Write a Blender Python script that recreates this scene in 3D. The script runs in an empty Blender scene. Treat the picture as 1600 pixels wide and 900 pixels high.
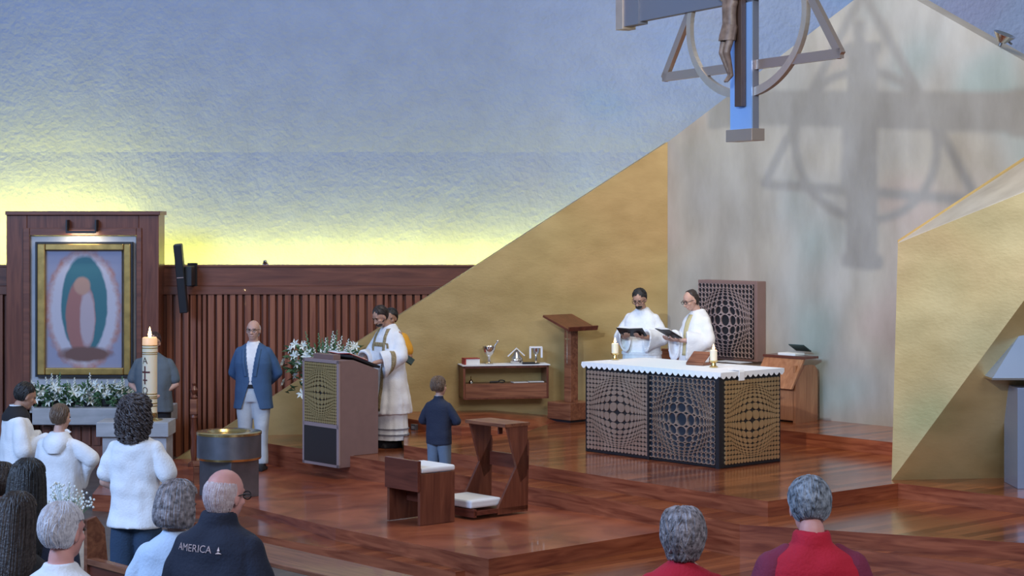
import bpy, bmesh, math, random
from mathutils import Vector, Matrix
from mathutils.bvhtree import BVHTree
random.seed(7)
S = bpy.context.scene
COL = S.collection
PI = math.pi
# ------------------------------------------------------------------ camera
F = 3050.0; CZ = 2.67; HY = 340.0
cd = bpy.data.cameras.new('camera'); cam = bpy.data.objects.new('camera', cd); COL.objects.link(cam)
cam.location = (0, 0, CZ); cam.rotation_euler = (PI/2, 0, 0)
cd.sensor_width = 36; cd.lens = F/1600*36; cd.shift_y = -(450-HY)/1600; cd.clip_end = 200
S.camera = cam
# ------------------------------------------------------------------ light
S.view_settings.view_transform = 'Standard'; S.view_settings.look = 'None'
S.view_settings.exposure = 0.0; S.view_settings.gamma = 1.0; S.view_settings.use_curve_mapping = False
W = bpy.data.worlds.new('world'); S.world = W; W.use_nodes = True
bg = W.node_tree.nodes['Background']; bg.inputs[0].default_value = (.62, .76, 1.0, 1); bg.inputs[1].default_value = .23
def area(name, loc, target, sx, sy, power, col, spread=PI):
    l = bpy.data.lights.new(name, 'AREA'); l.shape = 'RECTANGLE'; l.size = sx; l.size_y = sy; l.energy = power; l.color = col; l.spread = spread
    o = bpy.data.objects.new(name, l); COL.objects.link(o); o.location = loc
    o.rotation_euler = (Vector(target)-Vector(loc)).to_track_quat('-Z', 'Y').to_euler(); return o
area('nave_window_light', (-13, 6, 9), (-1, 24, 1.5), 9, 5, 3000, (.40, .60, 1.0))
area('rear_window_light', (7, -3, 10), (1, 22, 1), 8, 4, 1100, (.95, .93, 1.0))
area('sanctuary_warm_fill', (1.0, 19.5, 10.5), (1.2, 23.2, 0), 5, 4, 520, (1.0, .88, .70))  # added warm soft light above the altar for highlights on the floor
area('cove_strip_light', (-3.2, 27.45, 1.80), (-3.2, 27.75, 2.5), 13, .06, 250, (1.0, .80, .08))
area('shrine_cove_light', (-6.7, 27.25, 2.2), (-6.7, 27.70, 3.2), 2.4, .10, 70, (1.0, .80, .08))
area('niche_cove_light', (6.3, 17.9, 4.6), (5.0, 20.0, 2.6), .9, .3, 34, (1.0, .74, .28))
# stained glass daylight that throws the shadow of the cross
sl = bpy.data.lights.new('stained_glass_beam', 'SPOT'); so = bpy.data.objects.new('stained_glass_beam', sl); COL.objects.link(so)
so.location = (-4.33, .22, 7.36); so.rotation_euler = (Vector((4.4, 23.9, 3.6))-so.location).to_track_quat('-Z', 'Y').to_euler()
sl.energy = 9500; sl.shadow_soft_size = .14; sl.spot_size = math.radians(26); sl.spot_blend = .8; sl.color = (1, 1, 1)
sl.use_nodes = True
nt = sl.node_tree; em = nt.nodes['Emission']
tc = nt.nodes.new('ShaderNodeTexCoord'); mp = nt.nodes.new('ShaderNodeMapping'); mp.inputs['Scale'].default_value = (20, 20, 20)
no = nt.nodes.new('ShaderNodeTexNoise'); no.inputs['Scale'].default_value = 1.0; no.inputs['Detail'].default_value = 1
cr = nt.nodes.new('ShaderNodeValToRGB'); e = cr.color_ramp.elements
e[0].position = .33; e[0].color = (1.0, .62, .50, 1); e[1].position = .70; e[1].color = (.22, .82, 1.0, 1)
q = e.new(.45); q.color = (1, .93, .75, 1); q = e.new(.58); q.color = (.8, .88, 1, 1)
nt.links.new(tc.outputs['Normal'], mp.inputs[0]); nt.links.new(mp.outputs[0], no.inputs['Vector'])
nt.links.new(no.outputs['Fac'], cr.inputs[0]); nt.links.new(cr.outputs[0], em.inputs[0])

# ------------------------------------------------------------------ pixels to points of the real place
def P(px, py, Y): return Vector(((px-800)/F*Y, Y, CZ-(py-HY)/F*Y))
def G(px, py, z):
    Y = (CZ-z)*F/(py-HY); return Vector(((px-800)/F*Y, Y, z))
E1 = Vector((.660, -.751, 0)); E2 = Vector((.751, .660, 0))     # the sanctuary's own axes
RZ = math.atan2(E1.y, E1.x)                                     # local x along E1, local y along E2

# ------------------------------------------------------------------ materials
MATS = {}
def mat(name, col, rough=.6, metal=0., var=0., vscale=8., bump=0., bscale=60., stretch=(1, 1, 1), coat=0., sheen=0., emit=None, col2=None, alpha=None, rotz=0., sss=0.):
    if name in MATS: return MATS[name]
    m = bpy.data.materials.new(name); m.use_nodes = True; nt = m.node_tree; b = nt.nodes['Principled BSDF']
    b.inputs['Roughness'].default_value = rough; b.inputs['Metallic'].default_value = metal
    b.inputs['Coat Weight'].default_value = coat; b.inputs['Sheen Weight'].default_value = sheen
    b.inputs['Base Color'].default_value = (*col, 1)
    if sss: b.inputs['Subsurface Weight'].default_value = sss; b.inputs['Subsurface Scale'].default_value = .01
    tc = nt.nodes.new('ShaderNodeTexCoord'); mp = nt.nodes.new('ShaderNodeMapping')
    mp.inputs['Scale'].default_value = stretch; mp.inputs['Rotation'].default_value = (0, 0, rotz)
    nt.links.new(tc.outputs['Object'], mp.inputs[0])
    if var or col2:
        n = nt.nodes.new('ShaderNodeTexNoise'); n.inputs['Scale'].default_value = vscale; n.inputs['Detail'].default_value = 5
        nt.links.new(mp.outputs[0], n.inputs['Vector'])
        r = nt.nodes.new('ShaderNodeValToRGB'); el = r.color_ramp.elements
        el[0].position = .3; el[1].position = .7
        if col2: el[0].color = (*col, 1); el[1].color = (*col2, 1)
        else:
            el[0].color = (*[c*(1-var) for c in col], 1); el[1].color = (*[min(1, c*(1+var)) for c in col], 1)
        nt.links.new(n.outputs['Fac'], r.inputs[0]); nt.links.new(r.outputs[0], b.inputs['Base Color'])
    if bump:
        n2 = nt.nodes.new('ShaderNodeTexNoise'); n2.inputs['Scale'].default_value = bscale; n2.inputs['Detail'].default_value = 4
        nt.links.new(mp.outputs[0], n2.inputs['Vector'])
        bp = nt.nodes.new('ShaderNodeBump'); bp.inputs['Strength'].default_value = bump; bp.inputs['Distance'].default_value = .02
        nt.links.new(n2.outputs['Fac'], bp.inputs['Height']); nt.links.new(bp.outputs[0], b.inputs['Normal'])
    if emit:
        b.inputs['Emission Color'].default_value = (*emit[0], 1); b.inputs['Emission Strength'].default_value = emit[1]
    MATS[name] = m; return m
def plank_mat(name, c1, c2, rot, width=1.3, row=.075, rough=.2, coat=.3):
    m = bpy.data.materials.new(name); m.use_nodes = True; nt = m.node_tree; b = nt.nodes['Principled BSDF']
    tc = nt.nodes.new('ShaderNodeTexCoord'); mp = nt.nodes.new('ShaderNodeMapping'); mp.inputs['Rotation'].default_value = (0, 0, rot)
    nt.links.new(tc.outputs['Object'], mp.inputs[0])
    br = nt.nodes.new('ShaderNodeTexBrick'); br.inputs['Color1'].default_value = (*c1, 1); br.inputs['Color2'].default_value = (*c2, 1)
    br.inputs['Mortar'].default_value = (*[c*.35 for c in c1], 1); br.inputs['Scale'].default_value = 1; br.inputs['Mortar Size'].default_value = .0015
    br.inputs['Brick Width'].default_value = width; br.inputs['Row Height'].default_value = row; br.inputs['Bias'].default_value = -.1
    nt.links.new(mp.outputs[0], br.inputs['Vector'])
    m2 = nt.nodes.new('ShaderNodeMapping'); m2.inputs['Scale'].default_value = (1.2, 26, 26); nt.links.new(mp.outputs[0], m2.inputs[0])
    n = nt.nodes.new('ShaderNodeTexNoise'); n.inputs['Scale'].default_value = 1; n.inputs['Detail'].default_value = 6; n.inputs['Distortion'].default_value = .6
    nt.links.new(m2.outputs[0], n.inputs['Vector'])
    r = nt.nodes.new('ShaderNodeValToRGB'); r.color_ramp.elements[0].position = .25; r.color_ramp.elements[0].color = (.55, .5, .5, 1)
    r.color_ramp.elements[1].position = .75; r.color_ramp.elements[1].color = (1.35, 1.35, 1.3, 1)
    nt.links.new(n.outputs['Fac'], r.inputs[0])
    mx = nt.nodes.new('ShaderNodeMix'); mx.data_type = 'RGBA'; mx.blend_type = 'MULTIPLY'; mx.inputs[0].default_value = 1
    nt.links.new(br.outputs['Color'], mx.inputs[6]); nt.links.new(r.outputs[0], mx.inputs[7]); nt.links.new(mx.outputs[2], b.inputs['Base Color'])
    b.inputs['Roughness'].default_value = rough; b.inputs['Coat Weight'].default_value = coat; b.inputs['Coat Roughness'].default_value = .12
    return m
def grain_mat(name, c1, c2, stretch, rough=.4, coat=.1, dist=1.2, rotz=0.):
    m = mat(name, c1, rough, col2=c2, vscale=1.0, stretch=stretch, coat=coat, rotz=rotz)
    for n in m.node_tree.nodes:
        if n.type == 'TEX_NOISE': n.inputs['Distortion'].default_value = dist; n.inputs['Detail'].default_value = 8
    return m
M = {}
M['floor'] = plank_mat('floor_wood', (.145, .034, .011), (.36, .115, .042), -math.atan2(E2.y, E2.x), width=1.8, row=.13, rough=.19, coat=.25)
M['riser'] = grain_mat('riser_wood', (.155, .030, .013), (.40, .12, .055), (1.6, 1.6, 17), rough=.33, coat=.2, dist=.9)
M['nave'] = mat('nave_floor_tile', (.085, .072, .068), .35, var=.35, vscale=5)
M['panel'] = grain_mat('panel_wood', (.11, .028, .014), (.225, .07, .032), (14, 14, .9), rough=.42)
M['rib'] = grain_mat('rib_wood', (.16, .042, .019), (.32, .11, .05), (16, 16, .7), rough=.42)
M['frieze'] = grain_mat('frieze_wood', (.11, .034, .02), (.21, .072, .04), (1.2, 12, 12), rough=.4)
M['stucco'] = mat('stucco', (.26, .335, .52), .9, var=.05, vscale=3, bump=.9, bscale=14)
M['gold'] = mat('gold_plaster', (.41, .30, .125), .5, metal=.45, col2=(.55, .415, .19), vscale=1.6, stretch=(1, 1, 2.0), bump=.08, bscale=20)
M['silver'] = mat('silver_plaster', (.42, .385, .33), .5, metal=.35, col2=(.58, .55, .49), vscale=1.5, stretch=(1.6, 1.6, .7), bump=.08, bscale=16)
M['bench'] = grain_mat('bench_wood', (.13, .04, .02), (.30, .12, .06), (1.5, 18, 18), rough=.42, coat=.08)
M['mahog'] = grain_mat('mahogany', (.085, .020, .012), (.17, .045, .026), (1.5, 16, 16), rough=.35, coat=.2)
M['mahogv'] = grain_mat('mahogany_upright', (.10, .027, .015), (.21, .068, .036), (16, 16, 1.2), rough=.35, coat=.2)
M['pine'] = grain_mat('orange_pine', (.30, .11, .045), (.46, .20, .09), (14, 14, 1.5), rough=.4)
M['marble'] = mat('grey_marble', (.30, .32, .35), .35, col2=(.44, .46, .50), vscale=3, stretch=(1, 1, 4))
M['marblep'] = mat('pale_marble', (.42, .44, .47), .4, col2=(.56, .57, .6), vscale=4)
M['steel'] = mat('dull_steel', (.16, .17, .20), .38, metal=.8, col2=(.22, .23, .27), vscale=6)
M['brass'] = mat('brass', (.72, .55, .25), .22, metal=1)
M['goldfr'] = mat('gilt_frame', (.55, .36, .12), .3, metal=.9, var=.2)
M['silverm'] = mat('polished_silver', (.7, .68, .66), .2, metal=1)
M['copper'] = mat('copper_discs', (.60, .43, .34), .34, metal=.8, col2=(.74, .58, .48), vscale=4)
M['copper'].node_tree.nodes['Principled BSDF'].inputs['Thin Film Thickness'].default_value = 520; M['copper'].node_tree.nodes['Principled BSDF'].inputs['Anisotropic'].default_value = .7
M['bronze'] = mat('bronze_discs', (.58, .38, .19), .36, metal=.7, col2=(.68, .47, .25), vscale=4)
M['goldd'] = mat('gold_discs', (.55, .43, .20), .4, metal=.6)
M['black'] = mat('black_matte', (.012, .013, .018), .45)
M['blackp'] = mat('charcoal_panel', (.028, .026, .028), .5)
M['navy'] = mat('dark_blue_backing', (.016, .026, .042), .4)
M['taupe'] = mat('taupe_lacquer', (.215, .135, .125), .5, var=.05)
M['taupel'] = mat('taupe_trim', (.33, .25, .25), .5)
M['cloth'] = mat('white_linen', (.80, .82, .86), .85, sheen=.2, bump=.1, bscale=90)
M['cream'] = mat('cream_cloth', (.72, .68, .60), .85, var=.04)
M['wax'] = mat('candle_wax', (.88, .78, .58), .45, sss=.3)
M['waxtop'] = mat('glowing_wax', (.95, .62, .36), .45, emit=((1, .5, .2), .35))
M['flame'] = mat('flame', (1, .7, .3), .5, emit=((1, .62, .25), 14))
M['lampglow'] = mat('lamp_glow', (1, .8, .4), .5, emit=((1, .75, .35), 4))
M['red'] = mat('red_leather', (.35, .03, .03), .5)
M['paper'] = mat('paper', (.78, .76, .74), .8)
M['bluebook'] = mat('dark_green_folder', (.02, .045, .045), .5)
M['leaf'] = mat('leaf', (.045, .12, .05), .5, var=.4, vscale=20)
M['leafl'] = mat('pale_leaf', (.12, .24, .12), .5, var=.3, vscale=20)
M['petal'] = mat('white_petal', (.80, .84, .80), .6)
M['corpus'] = mat('carved_wood_figure', (.10, .065, .05), .5, col2=(.20, .14, .11), vscale=14)
M['crossm'] = mat('cross_metal', (.46, .42, .38), .4, metal=.55, var=.06)
M['crossd'] = mat('cross_arm_grey', (.17, .19, .25), .45, metal=.4)
M['crossb'] = mat('cross_blue_reflection', (.32, .55, 1.0), .3, metal=.55)  # blue glow and reflection on the post face painted into its metal colour
M['barm'] = mat('rose_metal_bar', (.55, .45, .38), .3, metal=.8)
M['tab'] = mat('tabernacle_steel', (.42, .55, .78), .25, metal=.7)  # silver steel, with its blue reflection put into the base colour
M['floorr'] = None

# ------------------------------------------------------------------ mesh builder
class MB:
    def __init__(s): s.v = []; s.f = []
    def add(s, vs, fs, T=None):
        o = len(s.v); s.v += [(T @ Vector(v)) if T is not None else Vector(v) for v in vs]; s.f += [tuple(i+o for i in f) for f in fs]; return s
    def box(s, c, d, T=None):
        x, y, z = c; a, b, h = d[0]/2, d[1]/2, d[2]/2
        vs = [(x+i*a, y+j*b, z+k*h) for k in (-1, 1) for j in (-1, 1) for i in (-1, 1)]
        return s.add(vs, [(0, 2, 3, 1), (4, 5, 7, 6), (0, 1, 5, 4), (2, 6, 7, 3), (0, 4, 6, 2), (1, 3, 7, 5)], T)
    def bb(s, x0, x1, y0, y1, z0, z1, T=None): return s.box(((x0+x1)/2, (y0+y1)/2, (z0+z1)/2), (x1-x0, y1-y0, z1-z0), T)
    def prism(s, top, bot, T=None):        # two matching polygons
        n = len(top); fs = [tuple(range(n)), tuple(range(2*n-1, n-1, -1))]
        for i in range(n): j = (i+1) % n; fs.append((i, n+i, n+j, j))
        return s.add(list(top)+list(bot), fs, T)
    def slab(s, poly, z0, T=None):         # polygon of 3D points down to z0
        return s.prism(poly, [Vector((p[0], p[1], z0)) for p in poly], T)
    def thick(s, poly, d, T=None):         # polygon pushed along d
        d = Vector(d); return s.prism(poly, [Vector(p)+d for p in poly], T)
    def ring(s, rings, closed=True, T=None):
        n = len(rings[0]); vs = [p for r in rings for p in r]; fs = []
        for i in range(len(rings)-1):
            for j in range(n): k = (j+1) % n; fs.append((i*n+j, i*n+k, (i+1)*n+k, (i+1)*n+j))
        if closed: fs.append(tuple(range(n-1, -1, -1))); fs.append(tuple((len(rings)-1)*n+j for j in range(n)))
        return s.add(vs, fs, T)
    def lathe(s, prof, c=(0, 0, 0), n=32, T=None):
        return s.ring([[(c[0]+r*math.cos(2*PI*j/n), c[1]+r*math.sin(2*PI*j/n), c[2]+z) for j in range(n)] for r, z in prof], True, T)
    def tube(s, pts, rad, n=8, T=None):
        pts = [Vector(p) for p in pts]; rings = []
        if not isinstance(rad, (list, tuple)): rad = [rad]*len(pts)
        up = None
        for i, p in enumerate(pts):
            d = (pts[min(i+1, len(pts)-1)]-pts[max(i-1, 0)]).normalized()
            if up is None: up = d.orthogonal().normalized()
            a = (up-d*up.dot(d)); a = a.normalized() if a.length > 1e-6 else d.orthogonal().normalized(); up = a; b = d.cross(a)
            rings.append([p+a*rad[i]*math.cos(2*PI*j/n)+b*rad[i]*math.sin(2*PI*j/n) for j in range(n)])
        return s.ring(rings, True, T)
    def bar(s, p0, p1, w, h, up=(0, 0, 1), T=None):
        p0, p1 = Vector(p0), Vector(p1); d = (p1-p0).normalized(); a = d.cross(Vector(up)).normalized()*w/2; b = a.cross(d).normalized()*h/2
        r = lambda p: [p-a-b, p+a-b, p+a+b, p-a+b]
        return s.ring([r(p0), r(p1)], True, T)
    def ell(s, c, r, R=None, n=16, m=10, T=None):
        c = Vector(c); rr = []
        for i in range(m+1):
            t = PI*min(max(i, .04), m-.04)/m
            ring = []
            for j in range(n):
                v = Vector((r[0]*math.sin(t)*math.cos(2*PI*j/n), r[1]*math.sin(t)*math.sin(2*PI*j/n), r[2]*math.cos(t)))
                ring.append(c+(R @ v if R else v))
            rr.append(ring)
        return s.ring(rr[::-1], True, T)
    def cap(s, p0, r0, p1, r1, n=12, T=None):
        p0, p1 = Vector(p0), Vector(p1); d = (p1-p0); L = d.length
        if L < 1e-6: return s.ell(p0, (r0,)*3, T=T)
        d /= L; a = d.orthogonal().normalized(); b = d.cross(a); rings = []
        def rg(c, r): return [c+a*r*math.cos(2*PI*j/n)+b*r*math.sin(2*PI*j/n) for j in range(n)]
        for k in range(5): t = PI/2*(1-k/4.); t = min(t, PI/2*.97); rings.append(rg(p0-d*r0*math.sin(t), r0*math.cos(t)))
        for k in range(5): t = PI/2*(k/4.); t = min(t, PI/2*.97); rings.append(rg(p1+d*r1*math.sin(t), r1*math.cos(t)))
        return s.ring(rings, True, T)
    def chain(s, pts, n=12, T=None):
        for a, b in zip(pts, pts[1:]): s.cap(a[0], a[1], b[0], b[1], n, T)
        return s
    def loft(s, rings, n=56, fold=None, ex=2.3, T=None):   # rings: z, cx, cy, rx, ryf, ryb
        out = []
        for (z, cx, cy, rx, rf, rb) in rings:
            rg = []
            for j in range(n):
                t = 2*PI*j/n; c, q = math.cos(t), math.sin(t)
                k = (abs(c)**ex+abs(q)**ex)**(-1/ex)
                if fold: k *= fold(t, z)
                rg.append((cx+rx*c*k, cy+(rf if q > 0 else rb)*q*k, z))
            out.append(rg)
        return s.ring(out, True, T)
    def build(s, name, m, parent=None, loc=None, rotz=None, smooth=None, scale=1., remesh=0, relax=3, bevel=0, wr=0, mats=None, matf=None, pre=None):
        me = bpy.data.meshes.new(name)
        me.from_pydata([tuple(v*scale) for v in s.v], [], s.f); me.update()
        bm = bmesh.new(); bm.from_mesh(me); bmesh.ops.recalc_face_normals(bm, faces=bm.faces); bm.to_mesh(me); bm.free()
        if remesh or bevel:
            o = bpy.data.objects.new('tmp', me); COL.objects.link(o)
            if remesh:
                r = o.modifiers.new('r', 'REMESH'); r.mode = 'VOXEL'; r.voxel_size = remesh
                if wr:
                    tx = bpy.data.textures.get('wrinkle') or bpy.data.textures.new('wrinkle', 'CLOUDS'); tx.noise_scale = .19; tx.noise_depth = 1
                    q = o.modifiers.new('s0', 'SMOOTH'); q.factor = .5; q.iterations = 3
                    q = o.modifiers.new('w', 'DISPLACE'); q.texture = tx; q.texture_coords = 'LOCAL'; q.strength = wr; q.mid_level = .38
                if relax: q = o.modifiers.new('s', 'SMOOTH'); q.factor = .5; q.iterations = relax
            if bevel:
                q = o.modifiers.new('b', 'BEVEL'); q.width = bevel; q.segments = 2; q.limit_method = 'ANGLE'
            dg = bpy.context.evaluated_depsgraph_get(); me2 = bpy.data.meshes.new_from_object(o.evaluated_get(dg)); me2.name = name
            bpy.data.objects.remove(o); me = me2
        me.materials.clear()
        for x in (mats or [m]): me.materials.append(x)
        if matf:
            for p in me.polygons: p.material_index = matf(p)
        if smooth is None: smooth = bool(remesh)
        if smooth:
            for p in me.polygons: p.use_smooth = True
            if not remesh:
                try: me.set_sharp_from_angle(angle=math.radians(40))
                except Exception: pass
        o = bpy.data.objects.new(name, me); COL.objects.link(o)
        if parent: o.parent = parent
        if loc is not None: o.location = loc
        if rotz is not None: o.rotation_euler = (0, 0, rotz)
        return o
def tag(o, label, cat, group=None):
    o['label'] = label; o['category'] = cat
    if group: o['group'] = group
    return o
def thing(name, label, cat, loc=(0, 0, 0), rotz=0, group=None):
    o = bpy.data.objects.new(name, None); COL.objects.link(o); o.location = loc; o.rotation_euler = (0, 0, rotz); o.empty_display_size = .1
    return tag(o, label, cat, group)
def struct(o, label=None):
    o['kind'] = 'structure'
    if label: o['label'] = label
    return o
def text_mesh(body, size, extr=.001):
    c = bpy.data.curves.new('t', 'FONT'); c.body = body; c.size = size; c.extrude = extr; c.align_x = 'CENTER'; c.align_y = 'CENTER'; c.resolution_u = 3
    o = bpy.data.objects.new('t', c); COL.objects.link(o); dg = bpy.context.evaluated_depsgraph_get()
    me = bpy.data.meshes.new_from_object(o.evaluated_get(dg)); bpy.data.objects.remove(o)
    b = MB(); b.v = [v.co.copy() for v in me.vertices]; b.f = [tuple(p.vertices) for p in me.polygons]; return b

# ================================================================== the room shell
up = lambda p: 0 if p.normal.z > .6 else 1
def platform(poly, z0, label):
    return struct(MB().slab(poly, z0).build('floor', None, mats=[M['floor'], M['riser']], matf=up, bevel=0), label)
# nave floor: level by the steps, rising gently towards the back of the church
b = MB(); NZ = -.60
def nave_z(Y): return NZ + max(0, 17-Y)*.044
b.prism([(-14, -2, nave_z(-2)), (14, -2, nave_z(-2)), (14, 17, NZ), (-14, 17, NZ)], [(-14, -2, -1), (14, -2, -1), (14, 17, -1), (-14, 17, -1)])
b.prism([(-14, 17, NZ), (14, 17, NZ), (14, 29, NZ), (-14, 29, NZ)], [(-14, 17, -1), (14, 17, -1), (14, 29, -1), (-14, 29, -1)])
struct(b.build('floor', M['nave']), 'dark tiled nave floor')
# facet planes of the gold wall
W1a = Vector((-4.35, 25.07)); W1b = Vector((2.10, 26.33)); W2b = Vector((5.95, 21.95))
def on1(px):   # point (X,Y) of the left gold wall seen at px
    k = (px-800)/F; d = W1b-W1a; t = (k*W1a.y-W1a.x)/(d.x-k*d.y); return W1a+d*t
def on2(px):
    k = (px-800)/F; d = W2b-W1b; t = (k*W1b.y-W1b.x)/(d.x-k*d.y); return W1b+d*t
def w1(px, py): q = on1(px); return P(px, py, q.y)
def w2(px, py): q = on2(px); return P(px, py, q.y)
# kneeler platform (K)
Ka = G(413, 725, -.415); Kb = G(549, 749, -.415); Kc = G(700, 764, -.36); Kd = G(986, 809.5, -.30); Ke = G(1032, 830.6, -.30)
Ke2 = Ke+E2*.25
Kf = G(763.5, 873.4, -.30); Kg = G(524.5, 825, -.33); Kh = G(370, 788, -.415); Ki = Vector((-4.68, 21.77, -.415))
back = Vector((-5.0, 26.4, -.415)); back2 = Vector((3, 26.4, -.30))
b = MB()
T0 = [Ki, Kh, Kg, Kf, Ke2, Vector((3.2, 18.6, -.30)), Vector((3.2, 24, -.30)), Kc+Vector((.6, .9, 0)), Kb+Vector((0, 2, 0)), Vector((-3.4, 25, -.415)), Vector((-5.0, 24.9, -.415))]
n = len(T0); ctr = [Kc.copy(), Kb.copy()]
vs = T0+ctr; tf = [(0, 1, n+1), (1, 2, n+1), (2, n, n+1), (2, 3, n), (3, 4, n), (4, 5, n), (5, 6, n), (6, 7, n), (7, 8, n), (8, n+1, n), (8, 9, n+1), (9, 10, n+1), (10, 0, n+1)]
o0 = len(b.v); b.add(vs, tf)
b.add([p for p in T0]+[Vector((p.x, p.y, -1)) for p in T0], [(i, i+n, (i+1) % n+n, (i+1) % n) for i in range(n)])
bm_k = b.build('floor', None, mats=[M['floor'], M['riser']], matf=up); struct(bm_k, 'lower sanctuary platform with the seat and kneeler')
# front tread (-.45) along K
Fa = G(403, 839, -.45)-E1*1.2; Fc = G(712, 894, -.45)
platform([Fa, Fc, Fc+E2*.55, Vector((-.2, 17.2, -.45)), Kg+Vector((0, .5, -.12)), Kh+Vector((.0, .2, -.035)), Fa+E2*.9], -1, 'first step along the platform')
# right hand floor in front of the steps (-.45)
Rb = G(1156, 819.5, -.15)
platform([Kf+E2*.25+Vector((-.1,-.12,-.15)), Vector((1.2, 15.6, -.45)), Vector((7.5, 13.4, -.45)), Vector((7.5, 19, -.45)), Ke2+Vector((.3, .6, -.15)), Ke+Vector((-.25, .05, -.15))], -1, 'parquet floor before the steps')
# middle step (-.15) running round the altar platform and under the ambo
Ma = G(413, 692, -.15); Mb = G(830, 761, -.15); Mc = Rb; Md = G(1600, 848.5, -.15)
Md = Mc+(Md-Mc)*1.4
Ma2 = Ma-E1*.95
platform([Ma2, Ma, G(550.5, 713.4, -.15), G(605, 722.4, -.15), Mb, G(993.5, 789.3, -.15), Mc, Md, Vector((Md.x+1, 21, -.15)), Vector((4, 23, -.15)), Vector((2, 27, -.15)), Vector((-3.9, 27, -.15))], -.9, 'middle step carrying the ambo')
# lower tread right of the corner (-.30)
Na = G(1156, 845, -.30)+Vector((.55, -.12, 0)); Nb = Na+(Md-Mc).normalized()*3.6+Vector((0, -.28, 0))
Nb = G(1600, 890, -.30); Nb = Na+(Nb-Na)*1.5
platform([Na, Nb, Nb+Vector((0, 1.6, 0)), Na+Vector((-.1, .5, 0))], -.9, 'lower tread right of the step corner')
# altar platform (0)
Aa = G(631, 695.5, 0); Ac = G(1199.8, 783.4, 0); Ad = G(1403, 754.9, 0); Ae = G(1600, 779, 0); Ae = Ad+(Ae-Ad)*1.6
platform([Aa, G(830, 726.6, 0), G(1100, 768.3, 0), Ac, Ad, Ae, Vector((Ae.x+1, 24, 0)), Vector((4.5, 27, 0)), Vector((-1.6, 27, 0)), Vector((-1.37, 24.75, 0))], -.6, 'altar platform')
# strip by the left gold wall that slopes down onto the altar platform
Ba = G(633, 653.5, .12); Bb = G(721, 666.3, .12); Bc = G(814, 677.5, 0)
Bd = Vector((.9, 26.6, 0)); Be = Vector((-1.4, 26.2, .12))
b = MB(); t = [Ba, Bb, Bc, Bd, Vector((-.2, 26.4, .12)), Be]; b.add(t, [(0, 1, 4, 5), (1, 2, 3, 4)]); b.add(t+[Vector((p.x, p.y, -.1)) for p in t], [(i, i+6, (i+1) % 6+6, (i+1) % 6) for i in range(6)])
struct(b.build('floor', None, mats=[M['floor'], M['riser']], matf=up), 'raised strip sloping to the altar platform')
# raised floor behind the altar at right (.15)
Qa = G(1222, 672, .15); Qb = G(1395, 692, .15); Qb = Qb+E1*1.2
platform([Qa-E1*1.35, Qa, Qb, Vector((6.5, 21.5, .15)), Vector((5.5, 24, .15)), Vector((3.2, 26.2, .15)), Qa-E1*1.35+E2*1.1], -.3, 'raised floor behind the altar')

# stucco wall, leaning forward like a vault
b = MB()
b.thick([(-16, 28.0, -1), (16, 28.0, -1), (16, 27.7, 3.6), (-16, 27.7, 3.6)], (0, .4, 0))
b.thick([(-16, 27.7, 3.6), (16, 27.7, 3.6), (16, 26.6, 9), (-16, 26.6, 9)], (0, .4, 0))
struct(b.build('wall_back', M['stucco']), 'blue-white stucco wall')
# left gold wall (triangular facet)
wb = Vector((W1b.x, W1b.y, 0)); wa = on1(262)
ztip = w1(262, 726.6)
pl = [ztip, w1(1043, 222), Vector((W1b.x, W1b.y, -.6)), Vector((wa.x, wa.y, -.6))]
struct(MB().thick(pl, (-.02, .30, 0)).build('wall_left', M['gold']), 'matt gold plaster wall with diagonal top')
# centre silver-gold wall
pl = [Vector((W1b.x, W1b.y, -.6)), w2(1043, 222), w2(1376, -32), w2(1640, 118), Vector((on2(1640).x, on2(1640).y, -.6))]
struct(MB().thick(pl, (.22, .2, 0)).build('wall_center', M['silver']), 'silvery plaster wall with peaked top')
# right folded gold wall
A3 = P(1393, 750.5, 19.86); B3 = P(1403, 380, 20.0); C3 = P(1660, 276, 19.0); D3 = P(1660, 388, 18.95)
E4 = P(1660, 745, 20.1); bk = Vector((.25, .9, 0))
b = MB(); b.add([A3, B3, C3, D3, A3+bk, B3+bk], [(0, 3, 2, 1), (0, 1, 5, 4)])
struct(b.build('wall_right', M['gold']), 'folded gold wall at the right')
b = MB(); b.add([A3, D3, E4], [(0, 2, 1)]); b.add([D3, E4, E4+Vector((1, 0, 0)), D3+Vector((1, 0, 0))], [(0, 1, 2, 3)])
struct(b.build('wall_right', M['gold']), 'undercut lower facet of the folded gold wall')
b = MB(); C5 = P(1660, 214, 20.6); b.thick([B3, C3, C5], (0, .02, .01))
struct(b.build('wall_right', M['silver']), 'sloping top facet of the folded wall')  # silver instead of gold, painting in the blue light on this facet
b = MB(); C6 = P(1660, 206, 20.7); b.prism([B3, C5, C6, B3+Vector((.0, .02, .03))], [p+Vector((.02, .1, -.02)) for p in (B3, C5, C6, B3+Vector((0, .02, .03)))])
struct(b.build('trim_1', M['gold']), 'gold edge of the folded wall')

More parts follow.
